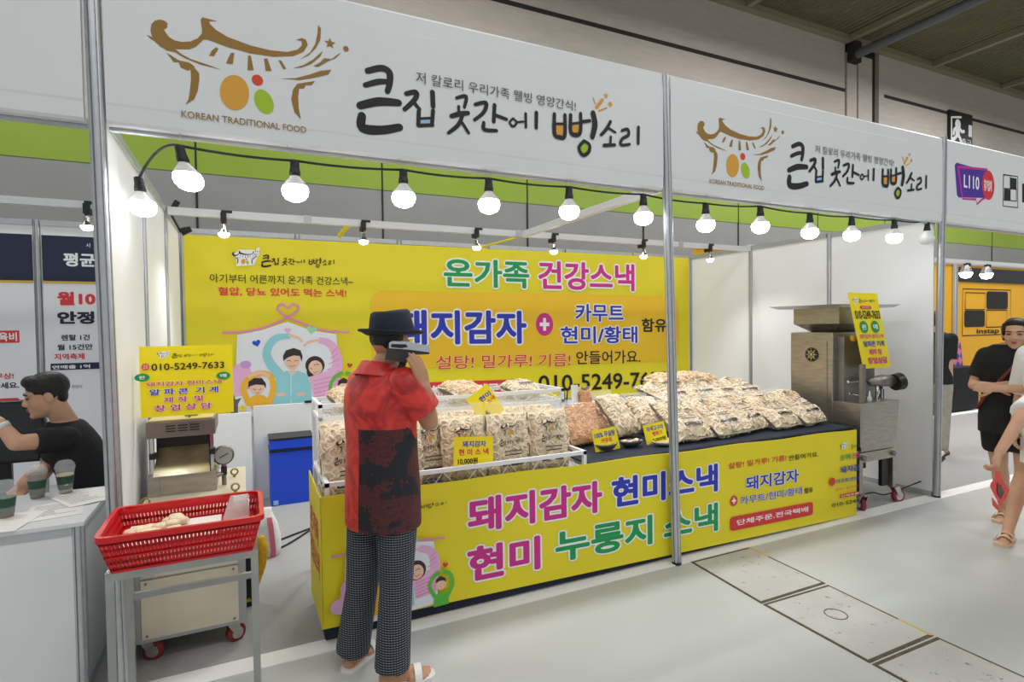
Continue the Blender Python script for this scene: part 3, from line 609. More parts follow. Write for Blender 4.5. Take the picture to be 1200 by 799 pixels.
for i in range(49):
    f = i/48; x = .836+(4.935-.836)*f; z1 = .738-.036*f+.004*math.sin(f*30); z0 = .085-.075*f; rg.append([(x, FY, z0), (x, FY, z1), (x, FY+.006, z1), (x, FY+.006, z0)])
b.rings(rg); b.build('front_sheet', M_yel, t)
b = MB(); b.hexa([(.832, FY, .085), (.838, FY, .085), (.838, .52, .06), (.832, .52, .06), (.832, FY, .74), (.838, FY, .74), (.838, .52, .76), (.832, .52, .76)]); b.build('side_sheet', M_yel, t)
pr = Print((0, FY, 0), (1, 0, 0), (0, 0, 1), .002); pr.sag = (-.0232, .0194, .836)
H3 = lambda x, y: (400+x/2.9925, 532+y/2.9925); K3 = lambda x, y: (800+x/2.9925, 532+y/2.9925)
T = lambda s, a, c, m, **k: pr.tpx(s, a, c, m, **k)
T('돼지감자', H3(443, 281), H3(914, 90), I_mag, bold=.04, out=I_wht, ow=.045); T('현미스낵', (716.5, 596), (841, 542.5), I_blue, bold=.04, out=I_wht, ow=.045)
T('현미', H3(442, 453), H3(697, 283), I_mag, bold=.04, out=I_wht, ow=.045); T('누룽지', H3(750, 382), H3(1090, 210), I_green, bold=.035, out=I_wht, ow=.045); T('스낵', (777.5, 634), (841, 588), I_green, bold=.035, out=I_wht, ow=.045)
T('설탕! 밀가루! 기름!', K3(158, 53), K3(362, 2), I_red, bold=.012, slant=.05); T('안들어가요.', K3(370, 24), K3(475, -10), I_blk, bold=.01)
T('돼지감자', K3(220, 128), K3(405, 50), I_blue, bold=.03, out=I_wht, ow=.04); T('카무트/현미/황태', K3(200, 178), K3(417, 112), I_blue, bold=.015, out=I_wht, ow=.03); T('함유', K3(425, 138), K3(455, 114), I_blk, bold=.02)
c = pr.px(*K3(178, 163)); pr.ell(c, .035, .035, I_red); pr.rect((c[0]-.02, c[1]-.006), (c[0]+.02, c[1]+.006), I_wht); pr.rect((c[0]-.006, c[1]-.02), (c[0]+.006, c[1]+.02), I_wht)
a0 = pr.px(*K3(165, 270)); a1 = pr.px(*K3(455, 166)); pr.rect(a0, a1, I_red, .025); T('단체주문.전국택배', K3(188, 250), K3(438, 182), I_wht, bold=.02)
L8 = lambda x, y: (820+x/6, 430+y/6)
emblem(pr, pr.px(984, 527), pr.px(993, 518.5), I_blk, I_wht); title(pr, pr.px(997, 526), pr.px(1005.2, 519))
T('온가족', (984, 539.5), (996, 531), I_green, bold=.03); T('건강', (997.5, 537.5), (1005.5, 529.5), I_mag, bold=.03); T('돼지감', (983.6, 554.5), (1005.6, 543), I_blue, bold=.03); T('카무트/현미', (978, 566.5), (1005.4, 557), I_blue, bold=.015)
c = pr.px(974, 564); pr.ell(c, .035, .03, I_red); T('설탕! 밀가루!', (977, 575), (1005.4, 567), I_red); a0 = pr.px(983, 583); a1 = pr.px(1005.6, 575); pr.rect(a0, a1, I_red, .01); T('단체주문', (984.5, 582), (1005, 576), I_wht, bold=.02); T('010-5249', (973.5, 594), (1005.4, 583.5), I_blk, bold=.01)
title(pr, pr.px(437, 604), pr.px(522, 585.5), fat=1.1)
emblem(pr, pr.px(404, 611), pr.px(432, 594), I_blk, I_wht)
ua, ub = pr.px(519, 629)[0], pr.px(397, 660)[0]; va, vb = pr.px(519, 629)[1], pr.px(515, 682)[1]
family(pr, lambda q: (ua+(q[0]-840)*(ua-ub)/690, va+(q[1]-245)*(vb-va)/320)); pr.build('printed_design', bpy.data.objects['front_sheet'])
pr = Print((.832, 0, 0), (0, -1, 0), (0, 0, 1), .002)
pr.text('온가족', (-.47, .46), (-.1, .60), I_red, bold=.03, slant=.1); pr.text('건강스낵', (-.48, .30), (-.08, .44), I_red, bold=.03, slant=.1); pr.build('printed_design', bpy.data.objects['side_sheet'])

# ------------------------------------------------------------------ white wire baskets
def wire_basket(name, lab, x0, x1, y0, y1, z0, z1, zleg, rail=.011):
    t = thing(name, lab, 'basket', (x0, y0, zleg if zleg is not None else z0)); r = rail
    b = MB()
    for z in (z0+r, z1-r):
        b.box((x0, y0, z-r), (x1, y0+2*r, z+r)).box((x0, y1-2*r, z-r), (x1, y1, z+r)).box((x0, y0+2*r, z-r), (x0+2*r, y1-2*r, z+r)).box((x1-2*r, y0+2*r, z-r), (x1, y1-2*r, z+r))
    b.build('rail', M_whitep, t)
    for x in (x0, x1-2*r):
        for y in (y0, y1-2*r): MB().box((x, y, (TZ+.006 if x > 2.45 else zleg) if zleg is not None else z0), (x+2*r, y+2*r, z1-.001)).build('corner_post', M_whitep, t)
    b = MB(); n = max(4, int((x1-x0)/.1))
    for k in range(n):
        xa = x0+.02+(x1-x0-.04)*k/n; xb = x0+.02+(x1-x0-.04)*(k+1)/n; za, zb = (z0+.02, z1-.02) if k % 2 else (z1-.02, z0+.02)
        for y in (y0+r, y1-r): b.tube([(xa, y, za), (xb, y, zb)], .0022, 4)
    for x in (x0+r, x1-r):
        b.tube([(x, y0+.02, z1-.02), (x, y1-.02, z0+.02)], .0022, 4); b.tube([(x, y0+.02, z0+.02), (x, y1-.02, z1-.02)], .0022, 4)
    b.build('lattice_wire', M_whitep, t)
    b = MB(); k = 0
    for i in range(int((x1-x0)/.045)): b.tube([(x0+.03+i*.045, y0+.01, z0+r), (x0+.03+i*.045, y1-.01, z0+r)], .002, 4)
    for i in range(int((y1-y0)/.045)): b.tube([(x0+.01, y0+.03+i*.045, z0+r+.004), (x1-.01, y0+.03+i*.045, z0+r+.004)], .002, 4)
    b.build('bottom_mesh', M_whitep, t)
    return t
wire_basket('wire_basket', 'low white wire basket along the counter front holding upright snack bags', .86, 2.385, .035, .57, .64, .80, None)
wire_basket('wire_basket', 'raised white wire basket behind the upright bags', .9, 2.56, .59, .98, 1.02, 1.12, 0)

# ------------------------------------------------------------------ snack bags
M_noodle = mat('puffed_snack', 'FCE0C2', .75, 0, 18, .16, .25, 90); M_noodled = mat('toasted_snack', 'F0CDA4', .75, 0, 18, .18, .25, 90); M_core = mat('snack_core', 'EBD2A8', .9, 0, 45, .35)
M_gran = mat('brown_granules', 'D29A62', .75, 0, 40, .3); M_film = film('clear_film', 'FFFFFF', .11)
M_label = mat('bag_label', '26221E', .5)
def thick(x, z, t): return t/2*max(0, 1-abs(x)**3)**.5*max(0, 1-abs(2*z-1)**4)**.5
def bag(w, h, t, seed, kind='noodle', prints=True, m=None):
    """one filled bag standing on the origin, front to -y"""
    R = random.Random(seed); root = empty('snack_bag'); hn = h*.88
    wob = lambda x, z: 1+.12*math.sin(7*x+seed)*math.sin(9*z+seed*2)
    sy = lambda x, z: thick(x*.98, z, t)*wob(x, z)
    b = MB(); NX, NZ = 12, 14
    for sgn in (-1, 1):
        V = [[b.bm.verts.new((w/2*.94*(i/NX*2-1), sgn*sy(i/NX*2-1, k/NZ)*.86, .008+hn*k/NZ)) for i in range(NX+1)] for k in range(NZ+1)]
        for k in range(NZ):
            for i in range(NX): b._face([V[k][i], V[k][i+1], V[k+1][i+1], V[k+1][i]])
    b.mi = 1
    if kind == 'noodle':
        for q in range(230):
            sgn = -1 if q < 180 else 1; x, z = R.uniform(-.88, .88), R.uniform(.05, .96); rr = R.uniform(.014, .032); a0 = R.uniform(0, 6.3); sp = R.choice((1, -1))*R.uniform(1.2, 4.2); lift = R.uniform(-.006, .004); st = R.uniform(.5, 1.6); tilt = R.uniform(-.012, .012); pts = []
            for k in range(8):
                a = a0+sp*k/7; px, pz = x*w/2+rr*st*math.cos(a), .008+z*hn+rr*math.sin(a); px = max(-w/2*.96, min(w/2*.96, px)); pz = max(.008, min(hn, pz)); xn, zn = px/(w/2), (pz-.008)/hn
                pts.append((px, sgn*(sy(xn, zn)*.88+lift)+tilt*math.cos(a), pz))
            b.tube(pts, R.uniform(.006, .0082), 5)
    else:
        for q in range(330):
            sgn = -1 if q < 240 else 1; x, z = R.uniform(-.93, .93), R.uniform(.03, .97); c = Vector((x*w/2, sgn*sy(x, z)*.88, .008+z*hn)); d = Vector((R.uniform(-1, 1), R.uniform(-.4, .4), R.uniform(-1, 1))).normalized()*R.uniform(.006, .014)
            b.tube([c-d, c, c+d], [.003, R.uniform(.006, .009), .003], 5)
    s = b.build('snack_pieces', [M_core if kind == 'noodle' else M_gran, m or (M_noodle if kind == 'noodle' else M_gran)], root, True); s['kind'] = 'stuff'
    b = MB(); rg = []
    for k in range(NZ+4):
        z = k/NZ
        if z <= 1: prof = [sy(i/NX*2-1, z)+.006 for i in range(NX+1)]; ww = w/2*(1.0+.01*math.sin(k*2.1))
        else: prof = [.006/(1+(z-1)*12)+.001]*(NX+1); ww = w/2*(1-.25*(z-1))
        zz = .003+hn*z; ofs = .012*math.sin(z*9+seed) if z > 1 else 0
        rg.append([(ww*(i/NX*2-1), -prof[i]+ofs, zz) for i in range(NX+1)]+[(ww*(i/NX*2-1), prof[i]+ofs, zz) for i in range(NX, -1, -1)])
    b.rings(rg).build('plastic_film', M_film, root, True)
    if prints:
        pr = Print((0, -.5, 0), (1, 0, 0), (0, 0, 1), 0)
        emblem(pr, (-w*.24, h*.56), (w*.24, h*.76), I_blk)
        title(pr, (-w*.27, h*.45), (w*.27, h*.54), fat=1.2)
        for k in range(2): pr.rect((-w*.2, h*(.36-.05*k)), (w*.2, h*(.375-.05*k)), I_grey)
        pr.rect((-w*.25, h*.16), (w*.25, h*.215), M_label, .004); pr.text('돼지감자 현미스낵', (-w*.22, h*.172), (w*.22, h*.203), I_wht)
        o = pr.build('printed_label', root)
        for v in o.data.vertices:
            v.co.y = -(sy(v.co.x/(w/2), max(0, min(1, (v.co.z-.008)/hn)))+.0085)+(v.co.y+.5)
    return root
def place(o, loc, rot, sc=1, mir=False):
    o.rotation_mode = 'XYZ'; o.location = loc; o.rotation_euler = [math.radians(a) for a in rot]; o.scale = (sc, sc, sc)
    return o
protoU = [bag(.28, .415, .14, 1), bag(.28, .415, .14, 5)]
protoL = [bag(.33, .47, .14, 2), bag(.33, .47, .14, 3), bag(.33, .47, .14, 9)]
protoG = bag(.34, .36, .13, 4, 'granule', False); protoT = bag(.3, .42, .16, 6, 'noodle', False, M_noodled); protoS = bag(.13, .2, .06, 8, 'granule', False)
used = set()
def put(proto, loc, rot, lab, group, sc=1):
    o = proto if proto.name not in used else copy_tree(proto)
    used.add(o.name); tag(o, lab, 'snack bag', group); return place(o, loc, rot, sc)
zb = .668
for i, (x, y, rz, ty, lab) in enumerate(((.995, .21, 6, -4, 'upright snack bag at the left end of the low basket, left of the red shirt'), (1.27, .22, -4, -5, 'upright snack bag behind the red shirt of the man in the hat'), (1.475, .30, 5, -5, 'upright snack bag just right of the man\'s black shirt panel'), (1.66, .215, -3, -7, 'upright snack bag behind the yellow price card in the low basket'), (1.935, .20, 2, -6, 'upright snack bag second from the right end of the low basket'), (2.215, .20, -2, -6, 'upright snack bag at the right end of the low basket'))):
    put(protoU[i % 2], (x, y, zb), (ty, 0, rz), lab, 'upright snack bags in the low basket')
for i, (x, lab) in enumerate(((1.02, 'rear upright snack bag at the left end of the basket'), (1.72, 'rear upright snack bag behind the price card bag'), (2.02, 'rear upright snack bag, third of the back row'), (2.24, 'rear upright snack bag at the right end of the back row'))):
    put(protoU[(i+1) % 2], (x, .44, zb), (-5, 0, (-1)**i*5), lab, 'upright snack bags in the low basket')
for i, (x, lab) in enumerate(((1.12, 'flat snack bag lying at the left end of the raised basket'), (1.5, 'flat snack bag lying in the raised basket behind the raised hand'), (1.86, 'flat snack bag in the raised basket behind the tilted yellow card'), (2.3, 'flat snack bag at the right end of the raised basket'))):
    put(protoT if i % 2 == 0 else protoU[0], (x, .62 if i % 2 else .60, 1.1+(.012 if i % 2 == 0 else 0)), (-86, 0, 4*(-1)**i), lab, 'snack bags lying in the raised basket', .82)
# front row on the navy cloth
ROW = 'snack bags leaning along the front of the right table'
for i, (x, y, rz, rx, lab) in enumerate(((3.40, .17, -3, -58, 'leaning snack bag just right of the centre post, nearest the white plate'), (3.76, .17, 4, -62, 'second leaning snack bag right of the centre post, in the front row'), (4.07, .22, 12, -58, 'third front row snack bag, partly wedged between its neighbours'), (4.38, .19, 3, -62, 'fourth front row snack bag, second from the machine'), (4.72, .20, 8, -60, 'front row snack bag at the right end next to the steel machine'))):
    put(protoL[i % 3], (x, y, TZ+.03), (rx, 0, rz), lab, ROW)
ROW = 'snack bags lying in the middle of the right table'
for i, (x, y, z, rz, rx, lab) in enumerate(((3.72, .64, .20, 6, -76, 'snack bag lying flat behind the first bag right of the post'), (4.0, .66, .20, -8, -74, 'snack bag lying behind the second front row bag'), (4.28, .66, .19, 6, -74, 'snack bag lying behind the third front row bag'), (4.54, .66, .18, -5, -74, 'snack bag with a dark strip lying behind the fourth front row bag'))):
    put(protoL[(i+1) % 3], (x, y, TZ+z), (rx, 0, rz), lab, ROW)
ROW = 'toasted snack bags piled at the back of the right table'
for i, (x, y, z, rz, lab) in enumerate(((4.12, 1.04, .31, 84, 'long toasted bag on top at the back, starting left of the post'), (4.40, 1.05, .31, 86, 'long toasted bag on top of the pile in front of the bare wall'), (4.68, 1.04, .22, 80, 'toasted bag at the right end of the back pile'), (4.16, 1.02, .15, 86, 'toasted bag under the top bag at the back left'), (4.58, 1.02, .13, 95, 'toasted bag under the top bag at the back right'))):
    put(protoT, (x, y, TZ+z), (-84, 0, rz), lab, ROW)
q = U(728, 505, 'z', TZ); put(bag(.24, .40, .15, 11, 'noodle', False), (3.07, .50, TZ+.04), (-46, 0, 12), 'plump bag of pale snack sticks behind the first small price card', 'stick snack bags beside the centre post')
put(bag(.26, .44, .16, 12, 'noodle', False), (3.34, .50, TZ+.04), (-60, 0, -8), 'larger bag of pale snack sticks lying just left of the centre post', 'stick snack bags beside the centre post')
put(protoT, (3.14, .80, TZ+.06), (-74, 0, 5), 'rear bag of toasted sticks behind the plump stick bag', 'stick snack bags beside the centre post')
put(protoG, (2.66, .43, TZ+.03), (-50, 0, 14), 'brown granular snack bag at the end of the low basket', 'brown granular snack bags'); put(protoG, (2.84, .62, TZ+.06), (-58, 0, -12), 'brown granular snack bag lying behind the price card about sugar', 'brown granular snack bags', .95)
put(protoS, (2.97, .94, .858), (-5, 0, 8), 'small upright brown pouch standing before the phone number', 'brown granular snack bags')
t = tag(MB().box((2.66, .86, TZ+.005), (3.06, 1.02, .853), .006).build('carton', mat('grey_carton', 'D9DAD8', .6)), 'low pale carton carrying the small brown pouch', 'box')
# small things at the back: pen cup, menu stand, tissue box
cx, cy = 2.765, .91
t = thing('pen_cup', 'clear cup of pens behind the right end of the raised basket', 'cup', (cx, cy, .854))
MB().lathe([(.033, 0), (.04, .13), (.037, .13), (.031, .004)], (cx, cy, .854), 18).build('cup', film('cloudy_plastic', 'E9EEF0', .45, .15), t, True)
for k, (dx, m) in enumerate(((-.012, ink('pen_teal', '1F7A86')), (.012, I_blk), (.0, I_blue))): MB().tube([(cx, cy+.005*k, .87), (cx+dx*2, cy+.01*k, 1.09-.02*k)], .005, 6).build('pen', m, t)
t = tag(MB().hexa([(2.83, .865, .854), (2.94, .865, .854), (2.94, .925, .854), (2.83, .925, .854), (2.83, .875, .955), (2.94, .875, .955), (2.94, .915, .955), (2.83, .915, .955)]).build('tissue_box', mat('white_carton', 'F3F3F0', .5)), 'small white box with a green band beside the pen cup', 'box')
pr = Print((0, .868, 0), (1, 0, 0), (0, 0, 1), .004); pr.rect((2.845, .875), (2.925, .91), I_kid); pr.build('green_band', t)
t = tag(MB().hexa([(2.85, .945, .854), (2.91, .945, .854), (2.91, .955, .854), (2.85, .955, .854), (2.85, .965, 1.09), (2.91, .965, 1.09), (2.91, .975, 1.09), (2.85, .975, 1.09)]).build('card_stand', M_whitep), 'upright blank white card behind the small white box', 'card')
# price cards
def card(c, w, h, roll, lean, yaw, lines, lab):
    Mx = Matrix.Translation(c) @ Matrix.Rotation(math.radians(yaw), 4, 'Z') @ Matrix.Rotation(math.radians(lean), 4, 'X') @ Matrix.Rotation(math.radians(roll), 4, 'Y')
    t = thing('price_card', lab, 'price card', c, 0, 'yellow price cards')
    MB().box((-w/2, -.001, -h/2), (w/2, .001, h/2)).build('card', M_yelsign, t, False, Mx)
    pr = Print(Mx @ Vector((0, -.001, 0)), Mx.to_3x3() @ Vector((1, 0, 0)), Mx.to_3x3() @ Vector((0, 0, 1)), .0008)
    for body, x0, x1, z0, z1, m in lines: pr.text(body, (x0*w, z0*h), (x1*w, z1*h), m, bold=.03)
    pr.build('lettering', t)
card(U(555, 529, 'y', .075), .235, .165, 4, -8, 0, [('돼지감자', -.28, .32, .15, .36, I_blue), ('현 미 스 낵', -.38, .38, -.12, .1, I_red), ('10,000원', -.4, .1, -.42, -.2, I_blk)], 'yellow price card reading in blue and red, stuck in the low basket')
card(U(569, 474, 'y', .33), .17, .2, -32, -8, 0, [('현미', -.1, .4, .12, .3, I_blue), ('스낵', .1, .45, -.05, .1, I_red), ('6', -.2, -.05, -.35, -.15, I_blk)], 'yellow card tilted like a diamond above the upright bags')
card(U(710, 515, 'y', .29), .2, .15, -4, -14, 0, [('100% 무설탕', -.42, .42, .12, .38, I_blue), ('카무트', -.2, .25, -.14, .08, I_red), ('5,000원', -.25, .3, -.42, -.22, I_blk)], 'small yellow card headed 100% behind the steel dish')
card(U(768, 507, 'y', .27), .19, .135, -5, -14, 0, [('자색고구마', -.38, .42, .12, .38, I_blue), ('뻥튀기', -.15, .3, -.16, .08, I_red), ('5,000원', -.2, .42, -.45, -.24, I_blk)], 'small yellow card leaning beside the centre post, above the white plate')
# dishes
def dish(c, rx, ry, h, m, lab, name='dish', rot=0):
    t = thing(name, lab, 'dish', c, 0, 'sample dishes on the navy cloth')
    P = [(.45, 0), (.62, .1), (.85, .55), (1, 1), (.97, 1.03), (.82, .62), (.6, .2), (.0, .16)]
    MB().rings([[(c[0]+r*rx*math.cos(2*PI*k/28), c[1]+r*ry*math.sin(2*PI*k/28), c[2]+z*h) for k in range(28)] for r, z in P]).build('bowl', m, t, True)
    return t
q = U(712, 528, 'z', TZ+.006); dish((q.x, q.y+.02, TZ+.008), .09, .055, .045, M_steel, 'empty steel dish in front of the 100% card')
q = U(746, 525, 'z', TZ+.006); dish((q.x, q.y+.06, TZ+.008), .095, .06, .04, mat('dark_bowl', '4A4A46', .3), 'dark dish of pale crumbs between the two small cards')
for k in range(7): t = tag(MB().lathe([(.004, -.008), (.016, -.004), (.017, .004), (.003, .009)], (q.x-.06+.019*k, q.y+.06+.012*math.sin(k*2.3), TZ+.045+.004*math.cos(k)), 9).build('snack_crumb', M_noodle, None, True), 'pale snack crumb heaped in the dark dish', 'snack', 'snack crumbs in the dark dish')
q = U(789, 523, 'z', TZ+.006); dish((q.x, q.y+.06, TZ+.008), .12, .07, .03, M_whitep, 'white oval plate of yellow crumbs at the foot of the leaning bags', 'plate')
for k in range(9): t = tag(MB().lathe([(.004, -.005), (.014, -.002), (.015, .003), (.003, .006)], (q.x-.07+.018*k, q.y+.055+.014*math.sin(k*1.9), TZ+.028), 8).build('snack_crumb', ink('corn', 'E7D47C'), None, True), 'yellowish snack crumb lying on the white oval plate', 'snack', 'snack crumbs on the white plate')

# ------------------------------------------------------------------ stainless extruder machine at the right
def caster(t, x, y, ztop, r=.055, ang=0, wm=None):
    c = Vector((x, y, r)); d = Vector((math.cos(ang), math.sin(ang), 0)); n = Vector((-d.y, d.x, 0)); k = empty('caster', (x, y, 0), 0, t); k.location = chain(t).inverted() @ Vector((x, y, 0))
    b = MB(); b.rings([[c+d*(rr*math.cos(a))+Vector((0, 0, rr*math.sin(a)))+n*o for a in [2*PI*i/20 for i in range(20)]] for rr, o in ((r*.8, -.018), (r, -.014), (r, .014), (r*.8, .018))]); b.build('wheel', wm or M_redwheel, k, True)
    b = MB(); b.rings([[c+d*(r*.62*math.cos(a))+Vector((0, 0, r*.62*math.sin(a)))+n*o for a in [2*PI*i/16 for i in range(16)]] for o in (-.021, .021)]); b.build('hub', M_chrome, k)
    b = MB()
    for o in (-.026, .026):
        A = c+n*o; T_ = Vector((x-d.x*r*.6, y-d.y*r*.6, ztop))+n*o; q = d*.018; m_ = n*.002
        b.hexa([A-q-m_, A+q-m_, A+q+m_, A-q+m_, T_-q*1.6-m_, T_+q*1.6-m_, T_+q*1.6+m_, T_-q*1.6+m_])
    T_ = Vector((x-d.x*r*.6, y-d.y*r*.6, ztop)); b.box((T_.x-.03, T_.y-.03, ztop-.006), (T_.x+.03, T_.y+.03, ztop)); b.build('fork', M_chrome, k)
t = thing('extruder_machine', 'tall stainless snack extruder on maroon wheels by the right wall', 'machine', (5.05, .06, 0))
mx0, mx1 = 5.06, 5.6
MB().box((5.06, .31, .45), (5.62, .72, 1.475), .008).build('cabinet', M_steel, t)
MB().box((5.07, .312, .5), (5.075, .66, 1.36)).build('inner_seam', M_steeld, t)
b = MB(); b.box((5.054, .36, .50), (5.061, .70, 1.40)); b.build('side_door', M_steel, t)
b = MB(); b.rings([[(5.052-o, .50+r*math.cos(2*PI*k/20), 1.28+r*math.sin(2*PI*k/20)) for k in range(20)] for r, o in ((.062, 0), (.062, .006), (.05, .006))]); vent = b.build('vent', M_black, t)
b = MB()
for k in range(4): a = k*PI/4; b.tube([(5.044, .50-.055*math.cos(a), 1.28-.055*math.sin(a)), (5.044, .50+.055*math.cos(a), 1.28+.055*math.sin(a))], .003, 4)
b.rings([[(5.043, .50+r*math.cos(2*PI*k/20), 1.28+r*math.sin(2*PI*k/20)) for k in range(20)] for r in (.028, .033)], True, (False, False)); b.build('vent_guard', M_chrome, vent)
MB().box((5.12, .25, .85), (5.54, .315, 1.44), .004).build('front_panel', M_steeld, t)
b = MB(); b.rings([[(x, y, z) for x, y in ((cx-hx, cy-hy), (cx+hx, cy-hy), (cx+hx, cy+hy), (cx-hx, cy+hy))] for cx, cy, hx, hy, z in ((5.34, .50, .13, .12, 1.475), (5.34, .50, .24, .22, 1.55), (5.34, .50, .24, .22, 1.685))]); b.build('hopper', M_steel, t)
b = MB(); b.hexa([(5.0, .19, 1.685), (5.70, .19, 1.685), (5.70, .8, 1.685), (5.0, .8, 1.685), (4.94, .16, 1.712), (5.76, .16, 1.712), (5.76, .86, 1.712), (4.94, .86, 1.712)]); b.build('hopper_lid', mat('bright_steel', 'D5D7DA', .3, .7), t)
b = MB(); b.hexa([(5.06, .07, .53), (5.54, .07, .53), (5.54, .31, .53), (5.06, .31, .53), (5.06, .07, .89), (5.585, .07, .89), (5.585, .31, .89), (5.06, .31, .89)]); b.box((5.08, .075, .49), (5.52, .31, .535)); b.build('trough', M_steel, t)
b = MB()
for z in (.40,): b.box((5.06, .075, z), (5.55, .115, z+.08)).box((5.06, .62, z), (5.55, .66, z+.08))
for x in (5.06, 5.51): b.box((x, .115, .40), (x+.04, .62, .45))
b.build('base_frame', M_steel, t)
for x in (5.06, 5.51):
    for y in (.075, .62): MB().box((x, y, .14), (x+.045, y+.045, .40)).build('leg', M_steel, t)
for x in (5.1, 5.5): MB().lathe([(.022, 0), (.022, .02), (.012, .028)], (x, .075, .44), 10).build('bolt', M_steeld, t, False, Matrix.Translation((x, .075, .44)) @ Matrix.Rotation(PI/2, 4, 'X') @ Matrix.Translation((-x, -.075, -.44)))
MB().box((5.40, .1, .16), (5.50, .13, .40)).build('control_box', M_black, t); MB().box((5.1, .3, .26), (5.5, .33, .31)).build('cross_bar', M_black, t)
caster(t, 5.10, .085, .14, .058, 1.0); caster(t, 5.60, .085, .14, .058, -.25); caster(t, 5.10, .64, .14, .058, .3); caster(t, 5.56, .64, .14, .058, .2)
MB().box((5.135, .1, .89), (5.18, .13, 1.21), .003).build('support_bar', M_steeld, t)
MB().tube([(5.1, .2, 1.06), (5.34, .2, 1.06)], .012, 8).tube([(5.12, .2, .96), (5.3, .16, .93)], .01, 8).build('rod', M_chrome, t)
b = MB(); b.tube([(5.32, .16, 1.05), (5.42, .12, 1.06), (5.56, .10, 1.05)], [.035, .05, .05], 14); m = b.build('extruder_head', M_steeld, t, True)
b = MB(); b.tube([(5.54, .085, 1.04), (5.60, .07, 1.05)], [.07, .075], 20); b.build('die_plate', mat('dark_die', '3A3734', .4, .7), m)
MB().tube([(5.36, .1, 1.02), (5.37, .09, .97), (5.33, .09, .91)], .006, 6).build('hose', M_black, t)
MB().lathe([(.02, 0), (.02, .03), (.008, .05), (.005, .09)], (5.26, .12, .89), 10).build('oiler', mat('oiler_glass', 'CFD4D6', .2), t, True)
MB().lathe([(.03, 0), (.03, .15)], (5.45, .16, .89), 14).lathe([(.018, 0), (.018, .09)], (5.51, .15, .89), 12).build('pipe_stub', M_chrome, t)
MB().box((5.3, .235, 1.395), (5.36, .25, 1.44)).build('nameplate', I_yeltxt, t); MB().lathe([(.028, 0), (.028, .02), (.02, .03)], (0, 0, 0), 14).build('switch_knob', ink('knob', 'E2B325'), t, True, Matrix.Translation((5.22, .25, 1.42)) @ Matrix.Rotation(PI/2, 4, 'X'))
t = thing('sign_board', 'yellow sign sheet leaning on the steel extruder machine', 'sign', (5.3, .12, 1.16))
yb_, yt_ = .165, .12
A = U(1012, 432, 'y', yb_); B = U(1044, 430, 'y', yb_); Cc = U(993, 342, 'y', yt_); D = U(1028, 344, 'y', yt_)
ud = (B-A); ud.z = 0; w_ = ud.length; vd = ((Cc-A)+(D-B))/2; h_ = vd.length; n_ = ud.normalized().cross(vd.normalized()).normalized()
b = MB(); b.hexa([A, B, B-n_*.004, A-n_*.004, A+vd, B+vd, B+vd-n_*.004, A+vd-n_*.004]); b.build('sheet', M_yelsign, t)
pr = Print(A, ud, vd, .001); X = lambda x, y: (x*w_, (1-y)*h_)
TT = lambda s, x0, x1, y0, y1, m, **k: pr.text(s, X(x0, y1), X(x1, y0), m, **k)
emblem(pr, X(.1, .15), X(.28, .07), I_grey, I_wht); title(pr, X(.32, .13), X(.88, .08)); pr.rect(X(.3, .21), X(.68, .17), I_red, .01); TT('문의전화', .36, .62, .18, .2, I_wht)
TT('010-5249-7633', .08, .94, .23, .34, I_blk, bold=.02)
for x, s_ in ((.3, '판'), (.7, '매')): pr.ell(X(x, .445), .052, .055, I_green); TT(s_, x-.08, x+.08, .41, .48, I_wht, bold=.02)
TT('돼지감자 현미스낵', .08, .92, .54, .6, I_mag, bold=.02); TT('알파콘 기계', .16, .9, .63, .71, I_blue, bold=.03); TT('제작 및', .3, .75, .74, .82, I_mag, bold=.03); TT('창업상담', .2, .9, .85, .94, I_mag, bold=.03)
pr.build('printed_design', t)
# cable and hanging plug strip at the right post
q = U(1101, 545, 'y', .1)
t = tag(MB().tube(catmull([(5.3, .3, .012), (5.5, .25, .05), (5.62, .2, .03), U(1066, 569, 'y', .12), U(1084, 561, 'y', .12), U(1096, 548, 'y', .12)], 6), .006, 6).build('power_cable', M_rubber), 'black cable from under the machine up to the plug strip', 'cable')
d = Vector((.07, 0, .085)); t = thing('plug_strip', 'black and white plug strip hanging at the right front post', 'plug strip', q)
qa, qb = U(1094, 544, 'y', .11), U(1107, 532, 'y', .11); L = (qb-qa); nn = Vector((-L.z, 0, L.x)).normalized()
b = MB(); b.hexa([qa, qb, qb+Vector((0, .06, 0)), qa+Vector((0, .06, 0)), qa+nn*.03, qb+nn*.03, qb+nn*.03+Vector((0, .06, 0)), qa+nn*.03+Vector((0, .06, 0))]); b.build('white_face', M_whitep, t)
b = MB(); b.hexa([qa-nn*.05, qb-nn*.05, qb-nn*.05+Vector((0, .06, 0)), qa-nn*.05+Vector((0, .06, 0)), qa-nn*.001, qb-nn*.001, qb-nn*.001+Vector((0, .06, 0)), qa-nn*.001+Vector((0, .06, 0))]); b.build('body', M_black, t)

